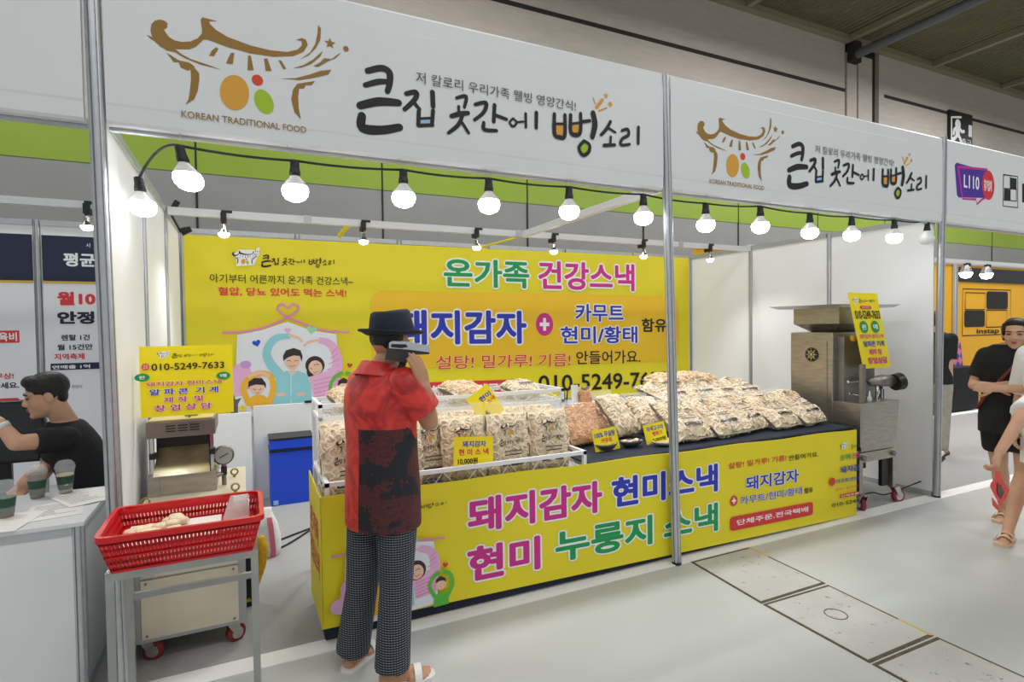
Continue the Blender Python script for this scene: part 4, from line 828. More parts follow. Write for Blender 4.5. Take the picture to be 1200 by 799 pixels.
# ------------------------------------------------------------------ popping machine at the left
Yc = .22; xa = .035; xb = U(288, 690, 'y', Yc).x
t = thing('popping_machine', 'snack popping machine with a cream cabinet and stainless tower, behind the red basket', 'machine', (xa, Yc, 0))
zt = .69
MB().box((xa, Yc, .11), (xb, Yc+.9, zt-.012)).build('cabinet', mat('grey_steel_frame', 'A9ABAC', .45, .5), t)
pa = U(152, 640, 'y', Yc).x; pb = U(278, 640, 'y', Yc).x
pa = max(pa, xa+.025)
f = MB().box((pa, Yc-.008, .13), (pb, Yc, .405)).build('lower_panel', M_cream, t); MB().box((pa, Yc-.008, .415), (pb, Yc, zt-.02)).build('upper_panel', M_cream, t)
for x in (pa+.02, pb-.02):
    for z in (.145, .39): MB().lathe([(.006, -.002), (.006, .002)], (0, 0, 0), 8).build('screw', M_steeld, f, False, Matrix.Translation((x, Yc-.01, z)) @ Matrix.Rotation(PI/2, 4, 'X'))
k = MB().box((pa+.01, Yc-.016, .42), (pa+.055, Yc-.008, .52)).build('socket_plate', M_alu, t); MB().box((pa+.024, Yc-.02, .44), (pa+.04, Yc-.016, .46)).box((pa+.024, Yc-.02, .475), (pa+.04, Yc-.016, .495)).build('socket', M_black, k)
MB().box((xa-.0, Yc-.01, zt-.012), (xb+.01, Yc+.9, zt)).build('cabinet_top', M_cream, t)
for x, y, a in ((xa+.06, Yc+.06, -.2), (xb-.05, Yc+.06, .5), (xa+.06, Yc+.84, .3), (xb-.05, Yc+.84, .2)): caster(t, x, y, .11, .045, a)
tx0, tx1, ty = .045, .365, .60
MB().box((tx0, ty, zt), (tx0+.055, ty+.35, .80)).box((tx1-.045, ty, zt), (tx1, ty+.35, .80)).box((tx0+.055, ty+.006, zt), (tx1-.045, ty+.35, .80)).build('tower_base', M_steel, t)
MB().box((tx0+.03, ty+.12, .80), (tx1-.03, ty+.35, 1.01)).build('chamber', M_black, t)
MB().box((tx0, ty-.01, 1.0), (tx1, ty+.35, 1.085), .004).build('hood', mat('hood_steel', '8A8177', .38, .9, 8, .15), t)
b = MB()
for r_ in range(3):
    for c_ in range(3): b.box((tx0+.09+c_*.055, ty-.0125, 1.03+r_*.014), (tx0+.135+c_*.055, ty-.0095, 1.036+r_*.014))
b.build('vent_slots', M_black, t)
MB().hexa([(tx0+.03, ty-.04, .805), (tx1-.03, ty-.04, .805), (tx1-.03, ty-.03, .80), (tx0+.03, ty-.03, .80), (tx0+.04, ty+.11, .93), (tx1-.04, ty+.11, .93), (tx1-.04, ty+.12, .925), (tx0+.04, ty+.12, .925)]).build('chute', mat('polished_tray', 'F0E6D2', .18, 1.0, 12, .2), t)
for x in (tx0+.012, tx1-.028): MB().box((x, ty+.03, .80), (x+.016, ty+.06, 1.0)).build('guide_rod', M_chrome, t)
for x in (tx0+.008, tx1-.035): MB().box((x, ty+.02, .885), (x+.03, ty+.07, .915)).build('pivot', M_black, t)
MB().box((tx0+.17, ty+.1, 1.085), (tx0+.23, ty+.16, 1.115)).box((tx0+.19, ty+.05, 1.085), (tx0+.2, ty+.06, 1.12)).build('top_bracket', M_steeld, t)
MB().box((tx0+.01, ty, 1.086), (tx1-.01, ty+.3, 1.092)).build('top_plate', mat('top_plate_yellowed', 'D9C98A', .4, .2), t)
g = U(262, 533, 'y', .7); gz = g.z
gg = MB().lathe([(.001, -.02), (.05, -.02), (.054, -.012), (.054, .012), (.048, .016), (.001, .016)], (0, 0, 0), 22).build('gauge', M_steeld, t, True, Matrix.Translation((g.x, .7, gz)) @ Matrix.Rotation(PI/2, 4, 'X'))
MB().lathe([(.0005, .001), (.045, 0)], (0, 0, 0), 20, (False, False)).build('dial', mat('dial', 'A9AAA6', .3), gg, False, Matrix.Translation((g.x, .681, gz)) @ Matrix.Rotation(PI/2, 4, 'X'))
b = MB(); b.tube([(g.x-.02, .679, gz-.01), (g.x+.025, .679, gz+.012)], .0025, 4); b.build('needle', M_black, gg)
MB().tube([(g.x, .7, zt), (g.x, .7, gz-.05)], .012, 8).tube([(g.x, .7, gz-.1), (g.x-.05, .68, gz-.11)], .014, 8).tube([(g.x-.04, .7, gz-.08), (g.x-.055, .7, gz-.13)], .01, 8).build('valve_pipe', M_steeld, t); MB().box((g.x-.015, .685, gz-.11), (g.x+.015, .715, gz-.065)).build('valve_block', M_black, t)
def ring(x, y, z, r, name, par, m=M_steeld):
    MB().tube([(x+r*math.cos(a*PI/8), y, z+r+r*math.sin(a*PI/8)) for a in range(17)], .005, 6, False).tube([(x, y, z-.012), (x, y, z+.004)], .008, 8).build(name, m, par)
for a in ((.06, .42), (xb-.05, .86), (xb-.04, .5)): ring(a[0], a[1], zt+.012, .018, 'eye_bolt', t, mat('brass', '9A8B5C', .35, .8))
t = thing('sign_board', 'square yellow sign with a phone number on top of the popping machine', 'sign', (.04, .55, 1.1))
SY = .555; x0 = U(160, 405, 'y', SY).x; x1 = U(272, 405, 'y', SY).x; z0 = U(215, 486.5, 'y', SY).z; z1 = U(215, 405, 'y', SY).z; x0 = max(x0, .032)
MB().box((x0, SY, z0), (x1, SY+.004, z1)).build('sheet', M_yelsign, t)
pr = Print((0, SY, 0), (1, 0, 0), (0, 0, 1), .001); Q6 = lambda x, y: (140+x/6, 390+y/6)
T = lambda s, a, c, m, **k: pr.tpx(s, Q6(*a), Q6(*c), m, **k)
emblem(pr, pr.px(*Q6(262, 180)), pr.px(*Q6(355, 133)), I_grey, I_wht); title(pr, pr.px(*Q6(372, 175)), pr.px(*Q6(665, 138)))
a0 = pr.px(*Q6(158, 262)); a1 = pr.px(*Q6(208, 216)); pr.rect(a0, a1, I_red, .01); T('상담\n문의', (166, 256), (200, 222), I_wht)
T('010-5249-7633', (226, 266), (736, 200), I_blk, bold=.012)
for c_, s_ in (((160, 314), '판'), ((731, 299), '매')): c = pr.px(*Q6(*c_)); pr.ell(c, .033, .02, I_green); T(s_, (c_[0]-22, c_[1]+14), (c_[0]+22, c_[1]-14), I_wht, bold=.02)
T('돼지감자 현미스낵', (188, 379), (718, 324), I_red, bold=.02, out=I_wht, ow=.03); T('알 파 콘  기 계', (213, 441), (695, 373), I_blue, bold=.03, out=I_wht, ow=.03); T('제 작  및', (312, 492), (590, 436), I_mag, bold=.03, out=I_wht, ow=.03); T('창 업 상 담', (246, 554), (648, 485), I_mag, bold=.03, out=I_wht, ow=.03)
pr.build('printed_design', t)

# ------------------------------------------------------------------ cart with the red basket
M_cart = mat('cart_steel', 'ABACA9', .38, .75, 12, .08)
cx0, cx1, cy0, cy1, cz = .075, .548, -.55, -.22, .742
t = thing('steel_cart', 'bare stainless cart frame carrying the red basket', 'cart', (cx0, cy0, 0)); r = .0125
for x in (cx0, cx1-2*r):
    for y in (cy0, cy1): MB().box((x, y, .0), (x+2*r, y+2*r, cz-.03)).build('leg', M_cart, t)
b = MB(); b.box((cx0, cy0, cz-.03), (cx1, cy0+2*r, cz)).box((cx0, cy1, cz-.03), (cx1, cy1+2*r, cz)).box((cx0, cy0+2*r, cz-.03), (cx0+2*r, cy1, cz)).box((cx1-2*r, cy0+2*r, cz-.03), (cx1, cy1, cz)); b.build('top_frame', M_cart, t)
b = MB(); b.box((cx0+2*r, cy1+.004, .50), (cx1-2*r, cy1+.02, .525)); b.build('stretcher', M_cart, t)
M_redp = mat('red_plastic', 'D3151C', .32, 0, 3, .04)
t = thing('plastic_basket', 'bright red slotted plastic basket on the steel cart', 'basket', (.31, -.4, cz))
def rr(x0, y0, x1, y1, r, z, n=5):
    P = []
    for cx, cy, a0 in ((x1-r, y0+r, -90), (x1-r, y1-r, 0), (x0+r, y1-r, 90), (x0+r, y0+r, 180)): P += [(cx+r*math.cos(math.radians(a0+k*90/n)), cy+r*math.sin(math.radians(a0+k*90/n)), z) for k in range(n+1)]
    return P
ox0, ox1, oy0, oy1, z0, z1 = .052, .572, -.605, -.225, cz+.002, .88
ins = lambda f: .035*(1-f)
def slat_wall(P0, P1, Q0, Q1, n, rows):
    """a slotted side: grid of bars between bottom edge P0-P1 and top edge Q0-Q1"""
    b = MB(); P0, P1, Q0, Q1 = map(Vector, (P0, P1, Q0, Q1)); nn = (P1-P0).cross(Q0-P0).normalized()*.0018
    at = lambda u, v: (P0.lerp(P1, u)).lerp(Q0.lerp(Q1, u), v)
    def bar(u0, u1, v0, v1): c = [at(u0, v0), at(u1, v0), at(u1, v1), at(u0, v1)]; b.hexa([p-nn for p in c]+[p+nn for p in c])
    for k in range(n+1):
        u = k/n; bar(max(0, u-.38/n), min(1, u+.38/n), .12, .88)
    for k in range(rows+1):
        v = .12+.76*k/rows; bar(0, 1, max(0, v-.045), min(1, v+.045))
    bar(0, 1, 0, .12); bar(0, 1, .86, 1)
    return b
c = [(ox0+.045, oy0+.04), (ox1-.045, oy0+.04), (ox1-.045, oy1-.04), (ox0+.045, oy1-.04)]; d = [(ox0+.012, oy0+.012), (ox1-.012, oy0+.012), (ox1-.012, oy1-.012), (ox0+.012, oy1-.012)]
for i, n in enumerate((40, 28, 40, 28)):
    j = (i+1) % 4; slat_wall((*c[i], z0), (*c[j], z0), (*d[i], z1-.012), (*d[j], z1-.012), n, 4).build('slotted_side', M_redp, t)
b = MB(); b.rings([rr(ox0+.012, oy0+.012, ox1-.012, oy1-.012, .03, z1-.02), rr(ox0, oy0, ox1, oy1, .04, z1-.02), rr(ox0, oy0, ox1, oy1, .04, z1), rr(ox0+.016, oy0+.016, ox1-.016, oy1-.016, .03, z1), rr(ox0+.012, oy0+.012, ox1-.012, oy1-.012, .03, z1-.02)], True, (False, False)); b.build('rim', M_redp, t)
zf = z0+.055
b = MB()
for k in range(12): y = c[0][1]-.01+(c[2][1]-c[0][1]+.02)*k/11; b.box((c[0][0]-.012, y-.009, zf), (c[1][0]+.012, y+.009, zf+.004))
for k in range(15): x = c[0][0]+(c[1][0]-c[0][0])*k/14; b.box((x-.009, c[0][1], zf+.0005), (x+.009, c[2][1], zf+.0035))
b.build('bottom_grid', M_redp, t)
R = random.Random(3)
t = tag(MB().box((.11, -.53, zf+.006), (.42, -.27, zf+.010)).build('paper_sheet', mat('white_paper', 'F1EEE6', .6)), 'sheet of white paper lining the red basket under the crackers', 'paper')
for k in range(16):
    x, y = (.13+.019*k+R.uniform(-.01, .01), -.42+R.uniform(0, .10)) if k < 9 else (.19+R.uniform(0, .1), -.34+R.uniform(-.04, .04)); zz = zf+.011+(.012 if k >= 9 else 0)+.004*(k % 3)
    t = tag(MB().lathe([(.002, 0), (.024, .001), (.028, .007), (.022, .014), (.003, .017)], (x, y, zz), 12).build('puffed_cracker', mat('cracker', 'E9D3B0', .7, 0, 60, .15, .4, 90), None, True), 'round pale puffed cracker on the paper in the red basket', 'cracker', 'puffed crackers in the red basket')
t = thing('scoop', 'clear plastic scoop standing in the right end of the red basket', 'scoop', (.48, -.38, zf+.006))
M_scoop = film('scoop_plastic', 'F6E9E6', .5, .15)
MB().hexa([(.43, -.48, zf+.008), (.52, -.48, zf+.008), (.52, -.33, zf+.008), (.43, -.33, zf+.008), (.43, -.48, zf+.012), (.52, -.48, zf+.012), (.52, -.33, zf+.012), (.43, -.33, zf+.012)]).box((.518, -.48, zf+.012), (.522, -.33, zf+.09)).hexa([(.425, -.345, zf+.01), (.52, -.345, zf+.01), (.52, -.34, zf+.01), (.425, -.34, zf+.01), (.455, -.325, zf+.095), (.52, -.325, zf+.095), (.52, -.32, zf+.095), (.455, -.32, zf+.095)]).build('scoop_body', M_scoop, t)
MB().box((.465, -.33, zf+.045), (.515, -.326, zf+.092)).build('paper_label', mat('white_carton', 'F3F3F0', .5), t)
# sack and strap behind the cart
q = U(318, 655, 'z', 0)
t = thing('grain_sack', 'white woven sack with a pink stripe standing behind the cart', 'sack', (q.x-.02, q.y, 0))
sx, sy_ = q.x-.015, q.y+.09
b = MB(); b.rings([[(sx+w*math.copysign(abs(math.cos(a))**.7, math.cos(a))+dx, sy_+d_*math.copysign(abs(math.sin(a))**.8, math.sin(a)), z) for a in [2*PI*k/24 for k in range(24)]] for w, d_, dx, z in ((.075, .07, 0, .0), (.085, .085, 0, .06), (.085, .085, -.005, .14), (.075, .075, -.012, .22), (.055, .05, -.015, .275), (.045, .02, -.02, .315), (.05, .012, -.02, .33))]); b.build('sack_body', mat('woven_white', 'E4E2E0', .7, 0, 40, .06, .3, 60), t, True)
b = MB(); b.rings([[(sx+.012+.0+dx, sy_-d_-.003, z), (sx+.045+dx, sy_-d_*.93-.003, z)] for d_, dx, z in ((.072, 0, .0), (.087, 0, .06), (.086, -.005, .14), (.077, -.012, .22), (.052, -.02, .275))], False); b.build('stripe', ink('sack_pink', 'D2687E'), t, True)
q = U(306, 700, 'z', 0.05)
t = thing('cloth_bundle', 'yellow cloth strap hanging beside the cart near the floor', 'strap', (.53, .8, 0))
b = MB(); b.tube(catmull([(.575, .72, .36), (.585, .7, .28), (.57, .69, .2), (.545, .68, .13), (.52, .66, .07), (.50, .64, .02)], 4), [.02, .025, .03]+[.032]*17+[.02], 8); b.build('strap', mat('mustard_strap', 'D8A91E', .7, 0, 30, .25), t, True)
t = tag(MB().box((.49, .62, 0), (.53, .66, .36)).build('black_tube', M_black), 'short black upright behind the right leg of the cart', 'tube')
# panels and cooler behind
qa = U(226, 488, 'y', 2.7); qb = U(297, 480, 'y', 2.7)
tag(MB().box((.11, 2.62, .0), (.555, 2.66, .83)).build('spare_panel', M_white), 'white spare panel leaning at the back wall behind the gauge', 'panel', 'spare white panels at the back wall')
t = thing('spare_panel', 'white spare panel standing behind the blue cooler box', 'panel', (.57, 2.75, 0), 0, 'spare white panels at the back wall'); MB().box((.575, 2.80, .0), (1.2, 2.84, .86)).build('board', M_white, t); MB().box((1.02, 2.79, .862), (1.16, 2.83, .88)).build('handle', M_black, t)
M_cool = mat('blue_cooler', '1F4BD8', .4)
t = thing('cooler_box', 'tall bright blue cooler box with black edge trim on the floor', 'cooler box', (.69, 2.5, 0)); x0 = .695; x1 = 1.06
MB().box((x0, 2.5, 0), (x1, 2.78, .48), .006).build('body', M_cool, t); MB().box((x0, 2.495, .50), (x1, 2.785, .585), .006).build('lid', M_cool, t)
MB().box((x0-.004, 2.49, .48), (x1+.004, 2.79, .50)).box((x0-.004, 2.49, .585), (x1+.004, 2.79, .60)).build('zip_trim', M_black, t); MB().box((x0+.02, 2.488, .015), (x0+.06, 2.5, .05)).build('logo_patch', I_ltblue, t)
t = tag(MB().tube(catmull([(.6, 1.5, .012), (.75, 1.62, .012), (.95, 1.75, .012)], 6), .007, 6).build('floor_cable', M_rubber), 'upper black cable lying on the booth carpet', 'cable'); t = tag(MB().tube(catmull([(.62, 1.35, .012), (.78, 1.5, .012), (.95, 1.72, .012)], 6), .007, 6).build('floor_cable', M_rubber), 'lower black cable lying on the booth carpet', 'cable')

# ------------------------------------------------------------------ neighbouring stand on the left
M_poster = mat('poster_white', 'E9E9EC', .4)
for i, (x0, x1) in enumerate(((-1.955, -1.025), (-.965, -.035))):
    t = thing('wall_poster', ('white poster with a dark heading at the far left edge', 'white poster with a dark heading beside the booth wall')[i], 'poster', (x0, 2.97, .3), 0, 'printed posters of the left stand')
    MB().box((x0, 2.975, .3), (x1, 2.985, 2.36)).build('sheet', M_poster, t)
    pr = Print((0, 2.975, 0), (1, 0, 0), (0, 0, 1), .001)
    pr.rect((x0, 1.98), (x1, 2.36), I_navy); pr.rect((x0, 1.965), (x1, 1.985), ink('poster_gold', 'D9B441'))
    E3 = lambda x, y: (x/3.331, 240+y/3.331)
    T = lambda s, a, c, m, **k: pr.tpx(s, E3(*a), E3(*c), m, **k)
    if i == 1:
        T('평균', (248, 240), (372, 190), I_wht, bold=.04); T('사', (336, 166), (354, 150), I_wht); T('월10', (224, 392), (372, 340), I_red, bold=.05); T('안정', (224, 466), (368, 415), I_navy, bold=.05)
        T('렌탈 1건', (240, 530), (350, 505), I_navy, bold=.03); T('월 15건만', (224, 568), (362, 542), I_navy, bold=.03); T('지역축제', (212, 606), (330, 578), I_red, bold=.03)
        a0 = pr.px(*E3(198, 646)); pr.rect(a0, (x1, pr.px(*E3(198, 620))[1]), I_navy); T('연매출 1억', (204, 642), (352, 622), I_wht, bold=.03); T('광양시', (280, 716), (320, 702), I_grey)
    else:
        a0 = pr.px(*E3(-60, 540)); a1 = pr.px(*E3(75, 490)); pr.rect(a0, a1, I_red); T('교육비', (-45, 534), (66, 497), I_wht, bold=.03); T('무상!', (-20, 682), (54, 655), I_red, bold=.03); T('하세요.', (-30, 720), (74, 690), I_navy, bold=.03)
        a0 = pr.px(*E3(-90, 800)); a1 = pr.px(*E3(80, 752)); pr.rect(a0, a1, I_red, .03)
    pr.build('printed_design', t)
b_ = MB(); b_.box((-6, 1.98, ZW-.06), (-.04, 2.02, ZW-.01)); t = tag(b_.build('cross_beam', MATS['white_beam']), 'overhead beam of the left stand, behind the corner post', 'beam')
q = U(103, 250, 'y', 2); spot(q.x, 2, ZW-.045, 'spot lamp of the left stand, half hidden by the corner post')
t = thing('reception_counter', 'white panelled counter of the left stand with aluminium corner posts', 'counter', (-1.1, .09, 0))
MB().box((-1.06, .10, .04), (-.16, .12, .70)).box((-.155, .13, .04), (-.14, .66, .70)).build('panel', M_white, t); MB().box((-1.1, .085, .735), (-.115, .71, .755), .003).build('worktop', mat('worktop_white', 'E6E6E6', .35), t)
for x in (-1.08, -.14):
    for y in (.11, .68): post('corner_post', (x, y, 0), (x, y, .735), t, .024)
b = MB(); b.box((-1.06, .095, .70), (-.16, .125, .735)).box((-1.06, .095, .0), (-.16, .125, .045)).box((-.155, .13, .70), (-.125, .66, .735)).box((-.155, .13, .0), (-.125, .66, .045)); b.build('rail', M_alu, t)
M_coffee = mat('coffee', '6A4423', .3, 0, 10, .25); M_latte = mat('latte', 'C9B08C', .4, 0, 10, .1); M_sleeve = mat('green_sleeve', '1F4A34', .6); M_cupf = film('cup_plastic', 'F4F7F8', .22, .1)
for (px, py), (m, m2), lab, lev in zip(((44, 583), (77, 577), (7, 606)), ((M_coffee, M_coffee), (M_latte, M_latte), (ink('tea', '7A3B14'), M_latte)), ('iced coffee cup with a domed lid, dark brown drink, in the middle', 'cup of pale latte with a black straw', 'cup of reddish drink nearest the left edge'), (.115, .095, .035)):
    q = U(px, py, 'z', .757); c = (q.x, q.y, .757); t = thing('drink_cup', lab, 'drink cup', c, 0, 'takeaway cups on the left counter')
    MB().lathe([(.028, 0), (.040, .125)], c, 22, (True, False)).build('cup', M_cupf, t, True)
    MB().lathe([(.027, .004), (.027+.012*lev/.125-.0006, lev)], c, 20).build('drink', m, t, True)
    MB().lathe([(.0292, .02), (.0375, .088)], c, 22, (False, False)).build('sleeve', M_sleeve, t, True)
    MB().lathe([(.043, .122), (.043, .132), (.038, .148), (.026, .162), (.012, .166)], c, 22, (False, False)).build('dome_lid', M_cupf, t, True)
    if 'straw' in lab: MB().tube([(c[0], c[1], .79), (c[0]+.004, c[1], .97)], .0035, 6).build('straw', M_black, t)
    pr = Print((c[0]+.004, c[1]-.0375, 0), (1, .0, 0), (0, 0, 1), .0008); pr.text('le·coffee', (-.0, .80), (.018, .808), I_wht); pr.build('sleeve_mark', t)
    bpy.data.objects.remove(t.children[-1])
for k, (x, y, a) in enumerate(((-.27, .33, 10), (-.42, .22, -8), (-.2, .5, 30))):
    Mx = Matrix.Translation((x, y, .756+.0015*k)) @ Matrix.Rotation(math.radians(a), 4, 'Z')
    t = thing('paper_form', ('printed form lying nearest the counter corner', 'blank sheet near the left edge of the counter', 'printed sheet under the latte cup')[k], 'paper', (x, y, .756), 0, 'papers on the left counter')
    MB().box((-.10, -.14, 0), (.10, .14, .001)).build('sheet', mat('white_paper', 'F1EEE6', .6), t, False, Mx)
    if k != 1:
        pr = Print(Mx @ Vector((0, 0, .001)), Mx.to_3x3() @ Vector((1, 0, 0)), Mx.to_3x3() @ Vector((0, 1, 0)), .0003)
        for r_ in range(9): pr.rect((-.08, .1-r_*.022), (-.08+.16*R.uniform(.4, 1), .104-r_*.022), I_grey)
        pr.build('printed_lines', t)
t = thing('office_chair', 'dark mesh office chair behind the left counter', 'chair', (-.85, 1.45, 0))
ctr = U(10, 515, 'y', 1.3); b = MB()
P = [(ctr.x-.24, 1.33, .82), (ctr.x+.13, 1.30, .82), (ctr.x+.16, 1.31, 1.0), (ctr.x+.13, 1.34, 1.12), (ctr.x+.05, 1.35, 1.155), (ctr.x-.2, 1.37, 1.155), (ctr.x-.26, 1.36, 1.05)]
b.rings([[(x, y+o, z) for x, y, z in P] for o in (0, .025)]); b.build('backrest', mat('mesh_dark', '3E4144', .8, 0, 200, .4), t)
b = MB(); b.tube([(x, y+.012, z) for x, y, z in P]+[(P[0][0], P[0][1]+.012, P[0][2])], .014, 8); b.build('back_frame', M_black, t)
MB().box((ctr.x-.28, 1.33, .44), (ctr.x+.17, 1.78, .5), .02).build('seat', M_black, t); MB().tube([(ctr.x-.05, 1.55, .08), (ctr.x-.05, 1.55, .44)], .025, 10).build('column', M_black, t); MB().box((ctr.x-.09, 1.36, .47), (ctr.x-.01, 1.39, .9)).build('spine', M_black, t)
for k in range(5): a = k*2*PI/5; MB().tube([(ctr.x-.05, 1.55, .09), (ctr.x-.05+.27*math.cos(a), 1.55+.27*math.sin(a), .035)], [.02, .03], 8).build('base_arm', M_black, t)

# ------------------------------------------------------------------ yellow stand on the right
M_amber = mat('amber_wall', 'E9AC1C', .5, 0, 1.5, .03)
wr = tag(empty('wall_far', (11.4, 2.97, 0)), kind='structure')
MB().box((6.05, 2.96, 0), (22, 3.0, ZW+.1)).build('amber_panel', M_amber, wr)
xs = U(1118, 350, 'y', 2.95).x
MB().box((xs+.03, 2.945, 2.13+.15), (22, 2.962, ZW+.06)).build('black_header', mat('sign_black', '1B1A1C', .4), wr)
post('post', (xs, 2.94, 0), (xs, 2.94, ZW+.1), wr, .05); MB().box((6.05, 2.94, ZW+.1), (22, 3.0, ZW+.16)).build('top_rail', M_alu, wr)
t = thing('wall_emblem', 'checkered square emblem in black outline on the amber wall', 'emblem', (12.6, 2.95, 1.3))
pr = Print((0, 2.958, 0), (1, 0, 0), (0, 0, 1), .003); F3 = lambda x, y: pr.px(800+x/3, 266+y/3)
def rq(x0, y0, x1, y1, m, r=0): a = F3(x0, y1); c = F3(x1, y0); pr.rect((a[0], a[1]), (c[0], c[1]), m, r)
for x0, y0, x1, y1 in ((983, 222, 1153, 382), (993, 232, 1063, 290), (1067, 292, 1140, 352)):
    a, c = F3(x0, y1), F3(x1, y0); g_ = .018; pr.stroke([(a[0], a[1]), (c[0], a[1]), (c[0], c[1]), (a[0], c[1]), (a[0], a[1])], g_, I_blk, 1)
rq(1068, 228, 1143, 288, I_blk, .05); rq(990, 293, 1062, 352, I_blk, .05)
pr.text('instap', F3(1033, 380), F3(1112, 356), I_blk, bold=.025); pr.build('printed_design', t)
b_ = MB(); b_.box((6.05, 2.05, ZW-.03), (16, 2.1, ZW+.03)); tag(b_.build('cross_beam', MATS['white_beam']), 'long overhead beam of the amber stand, right of the booth', 'beam')
for (px, py), lab in zip(((1132, 312), (1156, 313)), ('left one of two spot lamps before the amber wall', 'right one of two spot lamps before the amber wall')):
    q = U(px, py, 'y', 2.06); q.z = ZW-.17; t = thing('clamp_lamp', lab, 'lamp', q, 0, 'spot lamps of the amber stand'); MB().lathe([(.001, -.09), (.06, -.07), (.085, -.02), (.085, 0)], q, 16).build('bulb', M_spotglow, t, True); MB().lathe([(.085, 0), (.06, .07), (.03, .12)], q, 16, (False, True)).build('housing', M_alu, t); MB().box((q.x-.03, q.y-.02, q.z+.1), (q.x+.1, q.y+.02, q.z+.15)).build('clamp', M_black, t)
ta = U(1109, 484, 'y', 2.45); tb = U(1147, 484, 'y', 2.45); tz = U(1147, 429, 'y', 2.45).z
t = thing('draped_table', 'table under a black floor length cloth before the amber wall', 'table', (ta.x, 2.45, 0)); MB().box((ta.x-.6, 2.45, .03), (tb.x, 2.92, tz), .01).build('cloth', M_blackc, t); MB().box((ta.x-.55, 2.5, tz), (tb.x-.05, 2.88, tz+.006)).build('tabletop', M_black, t)
ga = U(1106, 429, 'y', 2.6); gb = U(1127, 429, 'y', 2.6); gz_ = U(1116, 401, 'y', 2.6).z
t = thing('gift_bag', 'blue and pink patterned gift bag on the black draped table', 'bag', (ga.x, 2.6, tz+.007))
M_gift = mat('gift_pattern', '4A4AA0', .5); nt = M_gift.node_tree; v = nt.nodes.new('ShaderNodeTexChecker'); v.inputs['Scale'].default_value = 9; v.inputs[1].default_value = (*hexc('3C3F9C'), 1); v.inputs[2].default_value = (*hexc('D9748C'), 1); tcx = nt.nodes.new('ShaderNodeTexCoord'); mp = nt.nodes.new('ShaderNodeMapping'); mp.inputs['Rotation'].default_value = (.3, .8, .3); nt.links.new(tcx.outputs['Object'], mp.inputs[0]); nt.links.new(mp.outputs[0], v.inputs[0]); nt.links.new(v.outputs[0], nt.nodes['Principled BSDF'].inputs['Base Color'])
MB().hexa([(ga.x, 2.58, tz+.007), (gb.x, 2.58, tz+.007), (gb.x, 2.8, tz+.007), (ga.x, 2.8, tz+.007), (ga.x, 2.62, gz_), (gb.x, 2.62, gz_), (gb.x, 2.76, gz_), (ga.x, 2.76, gz_)]).build('bag_body', M_gift, t)
MB().tube([((ga.x*2+gb.x)/3, 2.64, gz_), ((ga.x+gb.x)/2, 2.64, gz_+.12), ((ga.x+gb.x*2)/3, 2.64, gz_)], .008, 6).build('handle', I_purple, t)
MB().box((6.05, 2.3, .004), (30, 2.44, .02)).build('trim_5', M_tape)['kind'] = 'structure'

# ------------------------------------------------------------------ people
class Blob(MB):
    """closed shapes that are fused into one continuous skin"""
    def cap(s, p0, r0, p1, r1, flat0=False, flat1=False, n=14):
        p0, p1 = Vector(p0), Vector(p1); d = (p1-p0).normalized(); pts, rr = [], []
        if not flat0:
            for a in (80, 55, 28): pts.append(p0-d*r0*math.sin(math.radians(a))); rr.append(r0*math.cos(math.radians(a)))
        pts += [p0, p1]; rr += [r0, r1]
        if not flat1:
            for a in (28, 55, 80): pts.append(p1+d*r1*math.sin(math.radians(a))); rr.append(r1*math.cos(math.radians(a)))
        return s.tube(pts, rr, n)
    def ell(s, c, r, R=None, n=16):
        c = Vector(c); R = R or Matrix.Identity(3); rg = []
        for i in range(1, 10):
            t = PI*i/10; rg.append([c+R @ Vector((r[0]*math.sin(t)*math.cos(2*PI*k/n), r[1]*math.sin(t)*math.sin(2*PI*k/n), -r[2]*math.cos(t))) for k in range(n)])
        return s.rings(rg)
    def loft(s, L, n=24, p=2.0):
        """(z, cx, cy, half width, half depth) rings"""
        return s.rings([[(cx+a*math.copysign(abs(math.cos(t))**(2/p), math.cos(t)), cy+b*math.copysign(abs(math.sin(t))**(2/p), math.sin(t)), z) for t in [2*PI*k/n for k in range(n)]] for z, cx, cy, a, b in L])
    def fuse(s, name, m, parent, voxel=.008, it=2, fac=.5, pre=None):
        bmesh.ops.recalc_face_normals(s.bm, faces=s.bm.faces)
        me = bpy.data.meshes.new('f'); s.bm.to_mesh(me); s.bm.free(); o = bpy.data.objects.new('f', me); COL.objects.link(o)
        r = o.modifiers.new('r', 'REMESH'); r.mode = 'VOXEL'; r.voxel_size = voxel
        k = o.modifiers.new('s', 'SMOOTH'); k.iterations = it; k.factor = fac
        dg = bpy.context.evaluated_depsgraph_get(); dg.update(); m2 = bpy.data.meshes.new_from_object(o.evaluated_get(dg)); bpy.data.objects.remove(o); bpy.data.meshes.remove(me)
        m2.name = name
        if pre: pre(m2)
        m2.materials.clear()
        for x in (m if isinstance(m, (list, tuple)) else [m]): m2.materials.append(x)
        for p in m2.polygons: p.use_smooth = True
        q = bpy.data.objects.new(name, m2); COL.objects.link(q); q.parent = parent
        return q
def head(b, c, R, k=1.0):
    E = lambda p, r: b.ell(Vector(c)+R @ (Vector(p)*k), [x*k for x in r], R)
    E((0, -.012, .03), (.074, .092, .084)); E((0, .022, -.025), (.061, .064, .085)); E((0, .035, -.075), (.044, .046, .04)); E((0, .07, -.096), (.02, .018, .017))
    for x in (-1, 1): E((.034*x, .048, -.028), (.028, .03, .03)); E((.074*x, -.008, -.008), (.011, .02, .033)); E((.011*x, .09, -.034), (.010, .011, .008))
    E((0, .074, .024), (.044, .014, .012)); E((0, .079, -.06), (.022, .012, .014))
    b.cap(Vector(c)+R @ Vector((0, .082, .006))*k, .008*k, Vector(c)+R @ Vector((0, .097, -.027))*k, .012*k)
